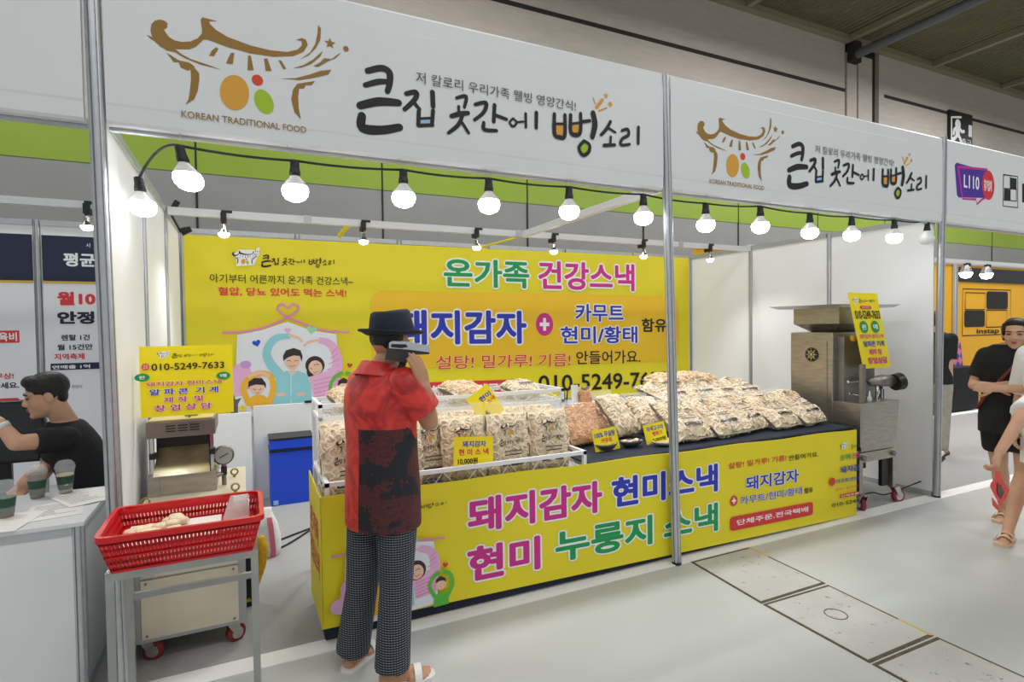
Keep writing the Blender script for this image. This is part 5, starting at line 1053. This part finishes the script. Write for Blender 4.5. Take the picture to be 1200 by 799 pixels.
def face(root, c, R, k=1.0):
    c = Vector(c)
    for x in (-1, 1):
        Blob().ell(c+R @ (Vector((.032*x, .080, .002))*k), (.014*k, .006*k, .0048*k), R).build('eye', mat('eye_dark', '1A1210', .3), root, True)
        p = [c+R @ (Vector((xx*x, yy, zz))*k) for xx, yy, zz in ((.014, .0885, .022), (.034, .0865, .027), (.052, .074, .021))]; MB().tube(p, [.003*k, .0042*k, .002*k], 6).build('eyebrow', M_hair, root, True)
    Blob().ell(c+R @ (Vector((0, .0885, -.056))*k), (.021*k, .006*k, .0035*k), R).ell(c+R @ (Vector((0, .0885, -.0635))*k), (.018*k, .006*k, .0045*k), R).build('lips', mat('lips', 'A9635A', .45), root, True)
def hand(b, w, fwd, pn, side, curl=.5, k=1.0, spread=1.0, thumb=None):
    """palm and five fingers from the wrist; pn points out of the palm, side*lat is the thumb side"""
    w, f, pn = Vector(w), Vector(fwd).normalized(), Vector(pn); pn = (pn-f*pn.dot(f)).normalized(); lat = f.cross(pn)*side
    for i, (o, L) in enumerate(((.030, .072), (.010, .082), (-.010, .076), (-.029, .060))):
        kn = w+f*(.088-.006*abs(i-1.2))*k+lat*o*k; b.cap(w+f*.012*k+lat*o*.55*k, .016*k, kn, .0125*k, n=10)
        a = curl*.5; p = kn; d = f+lat*o*2.2*spread*.6
        for q, (sl, r0, r1) in enumerate(((.45, .0105, .0095), (.3, .0095, .0085), (.25, .0085, .007))):
            dd = (d*math.cos(a)+pn*math.sin(a)).normalized(); e = p+dd*L*sl*k; b.cap(p, r0*k, e, r1*k, n=8); p = e; a += curl*(.9 if q == 0 else .6)
    t0 = w+f*.022*k+lat*.026*k; d = thumb or (f*.62+lat*.75+pn*.45); d = Vector(d).normalized(); t1 = t0+d*.042*k; b.cap(t0, .015*k, t1, .0115*k, n=10); d2 = (d+f*.5+pn*.2).normalized(); b.cap(t1, .0115*k, t1+d2*.032*k, .009*k, n=8)
    b.ell(w+f*.05*k+pn*.006*k, (.036*k, .036*k, .02*k), Matrix((lat, f, pn)).transposed())
def foot(b, ank, d, k=1.0):
    d = Vector(d).normalized(); a = Vector(ank); fl = Vector((a.x, a.y, 0)); n = Vector((-d.y, d.x, 0))
    b.cap(a, .036*k, fl-d*.035*k+Vector((0, 0, .035)), .033*k); b.cap(fl-d*.03*k+Vector((0, 0, .034)), .032*k, fl+d*.10*k+Vector((0, 0, .028)), .03*k); b.cap(a+Vector((0, 0, -.01)), .034*k, fl+d*.09*k+Vector((0, 0, .03)), .026*k)
    for i, (o, L) in enumerate(((.026, .155), (.010, .158), (-.004, .15), (-.018, .14), (-.03, .125))): b.cap(fl+d*.07*k+n*o*k+Vector((0, 0, .024)), .018*k, fl+d*L*k+n*o*1.15*k+Vector((0, 0, .018)), (.0125 if i == 0 else .0095)*k, n=8)
TORSO = [(.78, .150, .105), (.86, .166, .118), (.94, .158, .11), (1.02, .146, .104), (1.10, .150, .108), (1.20, .168, .116), (1.28, .176, .108), (1.34, .165, .09), (1.385, .11, .07), (1.42, .06, .055)]
def torso(b, s, grow=0, z0=0, z1=9, lean=0, n=24):
    b.loft([(z*s, 0, lean*(z-.9)*s, (a+grow)*s, (d+grow)*s) for z, a, d in TORSO if z0 <= z <= z1], n)
def Rz(a): return Matrix.Rotation(math.radians(a), 3, 'Z')
def Rx(a): return Matrix.Rotation(math.radians(a), 3, 'X')

# --- the man in the hat
loc = Vector((1.065, -.33, 0)); hz = -58
man = thing('person', 'man in a navy hat and red shirt holding a device to his ear', 'person', loc, math.radians(hz))
LOCAL = True
Wl = lambda p: chain(man).inverted() @ Vector(p)
s_ = .985
shR = Vector((.168, .0, 1.33))*s_; elR = Wl(U(503, 494, 'y', -.47)); wrR = Wl(U(498, 455, 'y', -.505)); hdR = Wl(U(489, 425, 'y', -.515))
shL = Vector((-.155, .03, 1.33))*s_; elL = Vector((-.185, .11, 1.08)); wrL = Vector((-.165, .17, .88))
hipR, hipL = Vector((.085, 0, .80)), Vector((-.085, 0, .80))
anR = Wl(U(462, 786, 'y', -.42)); anL = Wl(U(416, 772, 'y', -.2)); anR.z = anL.z = .075
knR = Wl(U(464, 690, 'y', -.42)); knL = Wl(U(424, 690, 'y', -.26))
HC = Wl(U(459, 405.5, 'y', -.32)); HR = Rz(-2) @ Rx(-3)
b = Blob(); torso(b, s_); head(b, HC, HR, .98); b.cap((0, -.005, 1.36), .058, HC+Vector((0, -.02, -.05)), .055)
for sh, el, wr in ((shR, elR, wrR), (shL, elL, wrL)): b.cap(sh, .044, el, .040); b.cap(el, .041, wr, .028)
for hp, kn, an in ((hipR, knR, anR), (hipL, knL, anL)): b.cap(hp, .08, kn, .052); b.cap(kn, .052, an, .036)
dR = Wl(Vector((1, -.12, 0))+loc); dR.z = 0; dL = Wl(Vector((.72, .7, 0))+loc); dL.z = 0
foot(b, anR, dR); foot(b, anL, dL)
pnR = Wl(loc+Vector((-.55, .85, .1))); pnR.z = .1
hand(b, wrR, hdR-wrR, pnR, 1, .22, 1.0); hand(b, wrL, Vector((.05, .2, -1)), Vector((1, 0, 0)), -1, .6, .95)
b.fuse('body', M_skin2, man, .0065, 2, .45)
# trousers: fine white dashes on near black
M_trous = bpy.data.materials.new('dashed_trousers'); M_trous.use_nodes = True; nt = M_trous.node_tree; bb = nt.nodes['Principled BSDF']; bb.inputs['Roughness'].default_value = .85
tc = nt.nodes.new('ShaderNodeTexCoord'); br = nt.nodes.new('ShaderNodeTexBrick'); mp = nt.nodes.new('ShaderNodeMapping'); mp.inputs['Rotation'].default_value = (PI/2, 0, 0)
sx = nt.nodes.new('ShaderNodeSeparateXYZ'); nt.links.new(tc.outputs['Object'], sx.inputs[0])
def mth(op, a, v=None):
    n = nt.nodes.new('ShaderNodeMath'); n.operation = op; nt.links.new(a, n.inputs[0])
    if v is not None: n.inputs[1].default_value = v
    return n.outputs[0]
zz = mth('FRACT', mth('MULTIPLY', sx.outputs[2], 95)); ln = mth('LESS_THAN', zz, .24)
ad = nt.nodes.new('ShaderNodeMath'); nt.links.new(sx.outputs[0], ad.inputs[0]); nt.links.new(sx.outputs[1], ad.inputs[1]); dsh = mth('LESS_THAN', mth('FRACT', mth('MULTIPLY', ad.outputs[0], 60)), .72)
ml = nt.nodes.new('ShaderNodeMath'); ml.operation = 'MULTIPLY'; nt.links.new(ln, ml.inputs[0]); nt.links.new(dsh, ml.inputs[1])
mx = nt.nodes.new('ShaderNodeMix'); mx.data_type = 'RGBA'; mx.inputs[6].default_value = (*hexc('1E222A'), 1); mx.inputs[7].default_value = (*hexc('9AA2AC'), 1); nt.links.new(ml.outputs[0], mx.inputs[0]); nt.links.new(mx.outputs[2], bb.inputs['Base Color'])
b = Blob(); b.loft([(.70, 0, 0, .168, .132), (.80, 0, 0, .178, .135), (.90, 0, 0, .168, .125), (.95, 0, 0, .158, .115)])
for hp, kn, an in ((hipR, knR, anR), (hipL, knL, anL)):
    b.cap(hp, .10, kn, .072); b.cap(kn, .072, an+Vector((0, -.012, .0)), .078, False, True)
b.fuse('trousers', M_trous, man, .0085, 3, .5)
# shirt: glossy red, with a dark flowered panel let into the right back
M_shirt = bpy.data.materials.new('red_shirt_cloth'); M_shirt.use_nodes = True; nt = M_shirt.node_tree; bb = nt.nodes['Principled BSDF']; bb.inputs['Roughness'].default_value = .45
def blotch(m, c1, c2, sc, lo, hi, voro=False):
    nt = m.node_tree; bb = nt.nodes['Principled BSDF']; tc = nt.nodes.new('ShaderNodeTexCoord'); n1 = nt.nodes.new('ShaderNodeTexNoise'); n1.inputs['Scale'].default_value = sc; n1.inputs['Detail'].default_value = 6; n1.inputs['Distortion'].default_value = 1.2
    nt.links.new(tc.outputs['Object'], n1.inputs['Vector']); r = nt.nodes.new('ShaderNodeValToRGB'); r.color_ramp.elements[0].position = lo; r.color_ramp.elements[1].position = hi; r.color_ramp.elements[0].color = (*hexc(c1), 1); r.color_ramp.elements[1].color = (*hexc(c2), 1)
    nt.links.new(n1.outputs[0], r.inputs[0]); nt.links.new(r.outputs[0], bb.inputs['Base Color'])
blotch(M_shirt, 'A91F22', 'DE3A30', 9, .38, .56)
M_flower = bpy.data.materials.new('dark_flower_panel'); M_flower.use_nodes = True; nt = M_flower.node_tree; bb = nt.nodes['Principled BSDF']; bb.inputs['Roughness'].default_value = .6
tc = nt.nodes.new('ShaderNodeTexCoord'); v1 = nt.nodes.new('ShaderNodeTexVoronoi'); v1.inputs['Scale'].default_value = 9; nz = nt.nodes.new('ShaderNodeTexNoise'); nz.inputs['Scale'].default_value = 26; nt.links.new(tc.outputs['Object'], nz.inputs['Vector']); vm = nt.nodes.new('ShaderNodeVectorMath'); vm.operation = 'MULTIPLY_ADD'; vm.inputs[1].default_value = (.09, .09, .09); nt.links.new(nz.outputs[1], vm.inputs[0]); nt.links.new(tc.outputs['Object'], vm.inputs[2]); nt.links.new(vm.outputs[0], v1.inputs['Vector'])
v2 = nt.nodes.new('ShaderNodeTexVoronoi'); v2.feature = 'DISTANCE_TO_EDGE'; v2.inputs['Scale'].default_value = 60; nt.links.new(vm.outputs[0], v2.inputs['Vector'])
inn = mth('LESS_THAN', v1.outputs['Distance'], .64); edg = mth('GREATER_THAN', v2.outputs['Distance'], .05); ml = nt.nodes.new('ShaderNodeMath'); ml.operation = 'MULTIPLY'; nt.links.new(inn, ml.inputs[0]); nt.links.new(edg, ml.inputs[1])
mx = nt.nodes.new('ShaderNodeMix'); mx.data_type = 'RGBA'; mx.inputs[6].default_value = (*hexc('15171F'), 1); mx.inputs[7].default_value = (*hexc('5A2022'), 1); nt.links.new(ml.outputs[0], mx.inputs[0]); nt.links.new(mx.outputs[2], bb.inputs['Base Color'])
b = Blob(); b.loft([(.685, 0, 0, .185, .150), (.74, 0, 0, .186, .15), (.86, 0, 0, .184, .146), (1.0, 0, 0, .176, .138), (1.10, 0, -.003, .176, .136), (1.20, 0, -.006, .184, .136), (1.28, 0, -.008, .184, .122), (1.325, 0, -.01, .165, .1), (1.365, 0, -.01, .115, .085), (1.40, 0, 0, .078, .075)], 28)
md = shR.lerp(elR, .74); b.cap(shR+Vector((-.012, -.005, .0)), .086, md, .083, False, True); ml_ = shL.lerp(elL, .75); b.cap(shL+Vector((.012, 0, -.005)), .078, ml_, .075, False, True)
b.fuse('shirt', M_shirt, man, .008, 3, .5)
sh = bpy.data.objects['shirt']; me = sh.data; me.materials.append(M_flower); ax = (md-shR).normalized()
for p in me.polygons:
    c = p.center; ang = math.degrees(math.atan2(c.x, -c.y))      # 0 at the centre of the back, 90 at the right side
    arm = ((c-shR)-(c-shR).project(ax)).length < .086 and c.x > .13 and c.z > 1.02 and (c-shR).dot(ax) > .02
    if 2 < ang < 118 and c.z < 1.135 and not arm: p.material_index = 1
b = MB(); R0 = []
for z, k, o in ((1.352, 1.16, .0), (1.380, 1.0, -.004), (1.402, .95, .006)): R0.append([(.082*k*math.cos(t), -.004+o+.082*k*math.sin(t), z+.022*max(0, -math.sin(t))-.018*max(0, math.sin(t))) for t in [2*PI*i/24 for i in range(24)]])
for z, k, o in ((1.40, 1.03, .006), (1.378, 1.12, -.004), (1.345, 1.30, -.01)): R0.append([(.082*k*math.cos(t), -.004+o+.082*k*math.sin(t), z+.022*max(0, -math.sin(t))-.018*max(0, math.sin(t))) for t in [2*PI*i/24 for i in range(24)]])
b.rings(R0, True, (False, False)); b.build('collar', mat('red_collar', 'CE352E', .5), man, True)
# hair, hat
hp = lambda x, y, z: HC+HR @ Vector((x, y, z))
b = Blob(); b.ell(hp(0, -.03, .04), (.078, .08, .068), HR); b.ell(hp(0, -.05, .0), (.056, .036, .032), HR); b.ell(hp(.06, -.01, .0), (.018, .03, .04), HR).ell(hp(-.06, -.01, .0), (.018, .03, .04), HR); b.fuse('hair', M_hair, man, .006, 3)
b = MB(); TR = lambda x, y, z: hp(0, .0, .052)+HR @ Rx(4) @ Vector((x, y, z)); rg = []
for k_, z, dent in ((1.62, .012, 0), (1.64, .02, 0), (1.45, .006, 0), (1.2, .0, 0), (1.03, .004, 0), (1.02, .035, 0), (.98, .07, 0), (.93, .095, 0), (.80, .106, .3), (.55, .104, .8), (.25, .094, 1), (.02, .09, 1)):
    rg.append([TR(.086*k_*(1+(-.10 if k_ > 1.1 else 0))*math.cos(t)*(1-.25*max(0, math.sin(t))*(z > .06)), .108*k_*math.sin(t)*(.93 if k_ > 1.1 else 1), z+.012*max(0, math.sin(t))*(z > .06)-(.012*abs(math.sin(t))**2 if 1.3 < k_ else 0)*(-1 if math.sin(t) < 0 else 1.2)-dent*.006) for t in [2*PI*i/36 for i in range(36)]])
b.rings(rg); hat = b.build('hat', mat('navy_felt', '1D2536', .8, 0, 80, .15, .2, 150), man, True)
b = MB(); b.rings([[TR(.0885*k_*math.cos(t), .111*k_*math.sin(t), z) for t in [2*PI*i/36 for i in range(36)]] for k_, z in ((1.025, .006), (1.015, .032))], True, (False, False)); b.build('hat_band', mat('hat_band', '131A2A', .6), hat, True)
# white slip-on sandals
for an, d, nm in ((anR, dR, 0), (anL, dL, 1)):
    d = d.normalized(); n = Vector((-d.y, d.x, 0)); f0 = Vector((an.x, an.y, 0)); P = []
    for u, wd in ((-.075, .018), (-.065, .032), (-.03, .038), (.05, .043), (.11, .05), (.155, .042), (.178, .02)): P.append((u, wd))
    out = [f0+d*u+n*wd for u, wd in P]+[f0+d*u-n*wd for u, wd in P[::-1]]
    sd = MB().rings([[q+Vector((0, 0, z)) for q in out] for z in (.0, .016)]).build('sandal', mat('sandal_white', 'E6E4DE', .5), man)
    b = MB(); b.rings([[f0+d*(.085+k_)+n*(.05*math.cos(t))+Vector((0, 0, .012+.052*math.sin(t))) for t in [PI*i/10 for i in range(11)]] for k_ in (0, .032)], False); b.build('strap', mat('sandal_strap', 'F2F0EA', .5), sd)
# the handheld device at his ear
LOCAL = False
dv = thing('handheld_device', 'dark handheld device with a silver top and stubby grip held at the ear', 'device', U(470, 420, 'y', -.475))
q = lambda x, y, dy=0: U(x, y, 'y', -.462+dy)
def slab(pts, t0, t1): return [[q(x, y, t) for x, y in pts] for t in (t0, t1)]
b = MB(); b.rings(slab([(451, 421), (455, 402), (478, 404), (504, 410), (503, 415), (480, 416), (474, 425)], 0, .045)); b.build('device_body', mat('device_dark', '3A3436', .5), dv)
b = MB(); b.rings(slab([(456, 408), (456, 401.5), (460, 399.5), (480, 400.5), (503, 405), (504, 413), (478, 409.5)], -.005, .05)); b.build('silver_top', mat('silver_shell', 'C9CCCF', .25, .5), dv)
b = MB(); b.rings(slab([(458, 406.5), (459, 403), (476, 403.5), (478, 406.5), (470, 408)], -.0075, -.005)); b.build('slot', M_black, dv)
b = MB(); b.tube([q(474, 421, .025), q(471, 428, .025), q(468.5, 435, .025), q(468, 437, .025)], [.015, .015, .014, .010], 12); b.build('grip', mat('device_grip', '221F20', .6), dv, True)

# --- simple standing people
LOCAL = True
def dressed(label, loc, rz, s, skin, arms, hd, shirt, bottoms, hair, legs=None, shoe=None, name='person', tee=1.0, hem=.80, short=False, lean=0, handpose=None, slv=.72):
    t = thing(name, label, 'person', loc, math.radians(rz)); b = Blob(); torso(b, s, 0, lean=lean); c, R, k = hd; head(b, c, R, k); b.cap((0, lean*.45, 1.36*s), .056*s, Vector(c)+R @ Vector((0, -.02, -.06)), .053*s)
    legs = legs or [(Vector((x*.085, 0, .82))*s, Vector((x*.09, .02, .45))*s, Vector((x*.09, -.01, .08))) for x in (1, -1)]
    for sh, el, wr in arms: b.cap(sh, .046*s, el, .036*s); b.cap(el, .037*s, wr, .025*s)
    for hp, kn, an in legs: b.cap(hp, .085*s, kn, .054*s); b.cap(kn.lerp(an, .25), .054*s, an, .034*s); b.cap(kn, .052*s, kn.lerp(an, .3), .055*s)
    for hp, kn, an in legs: foot(b, an, (0, 1, 0), .95)
    for (sh, el, wr), (f, pn, side, cu) in zip(arms, handpose): hand(b, wr, f, pn, side, cu, .92)
    b.fuse('body', skin, t, .007, 2, .45)
    b = Blob(); b.loft([(z*s, 0, lean*(z-.9)*s, (a+.018*tee)*s, (d+.018*tee)*s) for z, a, d in [(hem, .165, .12)]+[q for q in TORSO if q[0] > hem+.05 and q[0] < 1.40]+[(1.405, .078, .066)]])
    for i, (sh, el, wr) in enumerate(arms): b.cap(sh+Vector((-.012 if sh.x > 0 else .012, 0, -.004)), .068*s, sh.lerp(el, slv), (.066 if slv < .9 else .075)*s, False, True)
    b.fuse('shirt', shirt, t, .009, 3, .5)
    b = Blob(); b.loft([(.78*s, 0, 0, .165*s, .128*s), (.88*s, 0, 0, .178*s, .132*s), (.98*s, 0, lean*.08, .160*s, .12*s)])
    for hp, kn, an in legs: b.cap(hp, .10*s, hp.lerp(kn, .62) if short else kn, .098*s if short else .072*s, False, short); 
    if not short:
        for hp, kn, an in legs: b.cap(kn, .072*s, an+Vector((0, -.01, .0)), .062*s, False, True)
    b.fuse('shorts' if short else 'trousers', bottoms, t, .009, 3, .5)
    if hair: hair(t, Vector(c), R, k)
    face(t, c, R, k)
    if shoe:
        for hp, kn, an in legs:
            f0 = Vector((an.x, an.y, 0)); out = [f0+Vector((wd, u, 0)) for u, wd in ((-.07, .02), (-.055, .036), (.05, .044), (.11, .05), (.15, .04), (.17, .015))]; out += [Vector((2*an.x-q.x, q.y, 0)) for q in out[::-1]]
            sd = MB().rings([[q+Vector((0, 0, z)) for q in out] for z in (0, .022)]).build('sandal', shoe, t)
            for y0 in (.035, .085): MB().rings([[f0+Vector((.05*math.cos(a), y0+k_+.01*math.cos(a), .018+.06*math.sin(a)*(1-.25*(y0 > .05)))) for a in [PI*i/10 for i in range(11)]] for k_ in (0, .028)], False).build('strap', shoe, sd)
    return t
def short_hair(t, c, R, k):
    b = Blob(); b.ell(c+R @ (Vector((0, -.018, .045))*k), (.082*k, .096*k, .083*k), R); b.ell(c+R @ (Vector((0, -.058, -.012))*k), (.06*k, .036*k, .05*k), R); b.ell(c+R @ (Vector((0, .045, .085))*k), (.062*k, .045*k, .035*k), R)
    for x in (-1, 1): b.ell(c+R @ (Vector((.066*x, -.018, .02))*k), (.014*k, .035*k, .04*k), R)
    b.fuse('hair', M_hair, t, .006, 2, .4)
def tied_hair(t, c, R, k):
    b = Blob(); b.ell(c+R @ (Vector((0, -.022, .04))*k), (.081*k, .094*k, .086*k), R); b.ell(c+R @ (Vector((0, .035, .088))*k), (.055*k, .04*k, .026*k), R); b.ell(c+R @ (Vector((0, -.11, -.0))*k), (.04*k, .035*k, .04*k), R); b.ell(c+R @ (Vector((0, -.075, -.04))*k), (.055*k, .035*k, .05*k), R)
    for x in (-1, 1): b.ell(c+R @ (Vector((.066*x, .012, .035))*k), (.016*k, .045*k, .05*k), R); b.ell(c+R @ (Vector((.07*x, -.03, -.015))*k), (.012*k, .03*k, .045*k), R)
    b.fuse('hair', M_hair, t, .006, 2, .4)
M_blkcloth = mat('black_tee', '17181B', .85, 0, 20, .2, .3, 60); M_whtee = mat('white_tee', 'EDEEF0', .8, 0, 12, .03, .3, 40); M_beige = mat('beige_trousers', 'A9A296', .85, 0, 20, .1, .3, 50)
# woman in black
wl = Vector((5.60, -.70, 0)); rz = 100; k = .985
def local(loc, rz): return lambda p: (Matrix.Translation(loc) @ Matrix.Rotation(math.radians(rz), 4, 'Z')).inverted() @ Vector(p)
L = local(wl, rz); hc = L(U(1190, 391, 'y', -.74)); HRw = Rz(8) @ Rx(-4)
shl, shr = Vector((-.155, .0, 1.32))*k, Vector((.155, .0, 1.32))*k
hndL = L(U(1163, 455, 'y', -.86)); elL = Vector((-.215, .01, 1.07)); elR = Vector((.21, .03, 1.07)); wrR_ = Vector((.03, .22, 1.09))
an1 = L(U(1181, 622, 'z', .075)); an1.z = .08
legs = [(Vector((-.085, 0, .82)), Vector((-.085, .03, .46)), Vector((an1.x, an1.y, .08))), (Vector((.085, 0, .82)), Vector((.09, -.12, .46)), Vector((.10, -.30, .08)))]
wo = dressed('woman in a black t-shirt and shorts with folded arms and beige sandals', wl, rz, k, M_skin, [(shl, elL, hndL), (shr, elR, wrR_)], (hc, HRw, .95), M_blkcloth, M_blkcloth, tied_hair, legs, mat('beige_sandal', 'DCC0A0', .6), tee=1.5, hem=.74, short=True, handpose=[((.25, .9, .12), (.9, -.3, .1), 1, .5), ((-.9, .35, .1), (-.2, -.9, 0), -1, .5)])
b = MB(); b.tube(catmull([(-.10, -.02, 1.36), (-.09, .105, 1.30), (.0, .155, 1.16), (.10, .15, 1.02), (.18, .06, .9)], 5), .011, 6); b.build('bag_strap', mat('strap_maroon', '7A2A2E', .6), wo, True)
# person in white at the right edge
wl = Vector((5.35, -1.06, 0)); rz = 97; L = local(wl, rz); k = 1.0
sh1 = Vector((-.165, .0, 1.33)); el1 = L(U(1198, 487, 'y', -1.2)); wr1 = L(U(1171, 530, 'y', -1.16)); hn1 = L(U(1161, 556, 'y', -1.15))
pw = dressed('person in a white t-shirt at the right edge carrying a red packet', wl, rz, k, M_skin, [(sh1, el1, wr1), (Vector((.165, 0, 1.33)), Vector((.2, -.04, 1.05)), Vector((.2, .08, .82)))], (Vector((0, .03, 1.53)), Rz(0), .98), M_whtee, M_whtee, short_hair, None, None, slv=.97, tee=1.6, hem=.78, short=True, handpose=[((.1, .25, -1), (.95, .1, .0), 1, 1.1), ((0, .2, -1), (-1, 0, 0), -1, .6)])
p = lambda x, y, d=0: U(x, y, 'y', -1.17+d)
LOCAL = False
t = thing('red_packet', 'crumpled red snack packet hanging from the hand at the right edge', 'packet', p(1168, 575))
b = MB(); b.rings([[p(x, y, d) for x, y in ((1166, 551), (1172, 553), (1177, 566), (1183, 574), (1180, 583), (1173, 592), (1166, 582), (1160, 570), (1161, 566), (1166, 560))] for d in (-.004, .012)]); b.build('packet_body', mat('packet_red', 'D8352C', .4, 0, 30, .15, .4, 40), t)
b = MB(); b.rings([[p(x, y, d) for x, y in ((1162, 582), (1167, 588), (1172, 596), (1170, 599), (1163, 592))] for d in (-.006, .008)]); b.build('packet_flap', MATS['packet_red'], t)
b = MB(); b.rings([[p(x, y, d) for x, y in ((1169, 566), (1173, 568), (1177, 576), (1174, 584), (1169, 578))] for d in (-.007, -.004)]); b.build('printed_picture', mat('packet_brown', '5A3A2A', .5, 0, 60, .6), t)
# man beyond the right wall
LOCAL = True
q = U(1103, 450, 'y', .95); wl = Vector((q.x-.16, .95, 0)); rz = -75; L = local(wl, rz)
sh1 = Vector((.17, .02, 1.36)); wr1 = L(U(1114, 458, 'y', .80)); el1 = L(U(1112, 430, 'y', .80))
dressed('person in a black t-shirt and beige trousers half hidden behind the right wall', wl, rz, 1.02, M_skin, [(sh1, el1, wr1), (Vector((-.17, .02, 1.36)), Vector((-.22, .02, 1.08)), Vector((-.2, .1, .86)))], (Vector((0, .03, 1.56)), Rz(0), 1), M_blkcloth, M_beige, short_hair, None, mat('dark_shoe', '1E1D1D', .6), tee=1.3, hem=.82, handpose=[((0, .15, -1), (-1, 0, 0), 1, .6), ((0, .1, -1), (1, 0, 0), -1, .6)])
# seated man at the left stand
YS = 1.05; q = U(78, 520, 'y', YS); wl = Vector((-.36, YS+.05, 0)); rz = 92; L = local(wl, rz)
hc = L(U(54, 463, 'y', YS-.02)); HRs = Rz(14) @ Rx(-10)
sit = thing('person', 'seated young man in a black t-shirt looking down beside the posters', 'person', wl, math.radians(rz)); b = Blob(); D = 1.05-1.32
dz = hc.z-1.53; lean = .28
zsh = hc.z-.215
b.loft([(zsh+(z-1.34)*.95, 0, lean*(z-1.0)-.06+.0, a, d) for z, a, d in TORSO]); head(b, hc, HRs, 1.02); b.cap((0, .03, zsh+.02), .06, hc+HRs @ Vector((0, -.025, -.06)), .056)
shl = Vector((-.165, .02, zsh-.02)); ell = L(U(19, 519, 'y', YS-.22)); wrl = L(U(-2, 494, 'y', YS-.2)); shr = Vector((.165, .03, zsh-.02)); elr = Vector((.2, .2, zsh-.27)); wrr = L(U(37, 556, 'y', YS-.02))
for s1, e1, w1 in ((shl, ell, wrl), (shr, elr, wrr)): b.cap(s1, .05, e1, .04); b.cap(e1, .041, w1, .028)
hand(b, wrl, Vector((0, 1, .35)), Vector((.8, 0, -.5)), 1, .5); hand(b, wrr, Vector((-.1, .5, -.8)), Vector((-.8, .3, 0)), -1, .6)
zh = zsh+(.8-1.34)*.95
for x in (-.1, .1): b.cap((x, -.12, zh+.02), .085, (x, .30, zh+.02), .06); b.cap((x, .30, zh+.02), .058, (x, .30, .09), .038); foot(b, (x, .30, .09), (0, 1, 0))
b.fuse('body', M_skin, sit, .007, 2, .45)
b = Blob(); b.loft([(zsh+(z-1.34)*.95, 0, lean*(z-1.0)-.06, a+.02, d+.022) for z, a, d in TORSO if z < 1.40]+[(zsh+(1.405-1.34)*.95, 0, lean*.405-.06, .085, .075)])
b.cap(shl+Vector((.01, 0, -.002)), .073, shl.lerp(ell, .62), .068, False, True); b.cap(shr+Vector((-.01, 0, -.002)), .073, shr.lerp(elr, .7), .068, False, True); b.fuse('shirt', M_blkcloth, sit, .009, 3, .5)
b = Blob(); b.ell((0, -.12, zh+.04), (.18, .14, .11))
for x in (-.1, .1): b.cap((x, -.12, zh+.02), .10, (x, .30, zh+.02), .075); b.cap((x, .30, zh+.02), .072, (x, .30, .12), .06, False, True)
b.fuse('trousers', mat('dark_jeans', '23262E', .8), sit, .009, 3, .5); short_hair(sit, hc, HRs, 1.02); face(sit, hc, HRs, 1.02)
wd = (wrl-ell).normalized(); wc = wrl-wd*.03; MB().tube([wc-wd*.012, wc+wd*.012], .034, 16).build('watch', mat('watch_white', 'D9D9D6', .4), sit, True)
LOCAL = False
t = thing('stool', 'plain stool carrying the seated young man behind the left counter', 'stool', (wl.x+.12, wl.y, 0)); MB().box((wl.x-.06, wl.y-.18, zh-.17), (wl.x+.28, wl.y+.18, zh-.12), .01).build('seat', M_black, t)
for dx in (-.04, .24):
    for dy in (-.15, .15): MB().tube([(wl.x+dx, wl.y+dy, 0), (wl.x+dx, wl.y+dy, zh-.16)], .014, 8).build('leg', M_chrome, t)
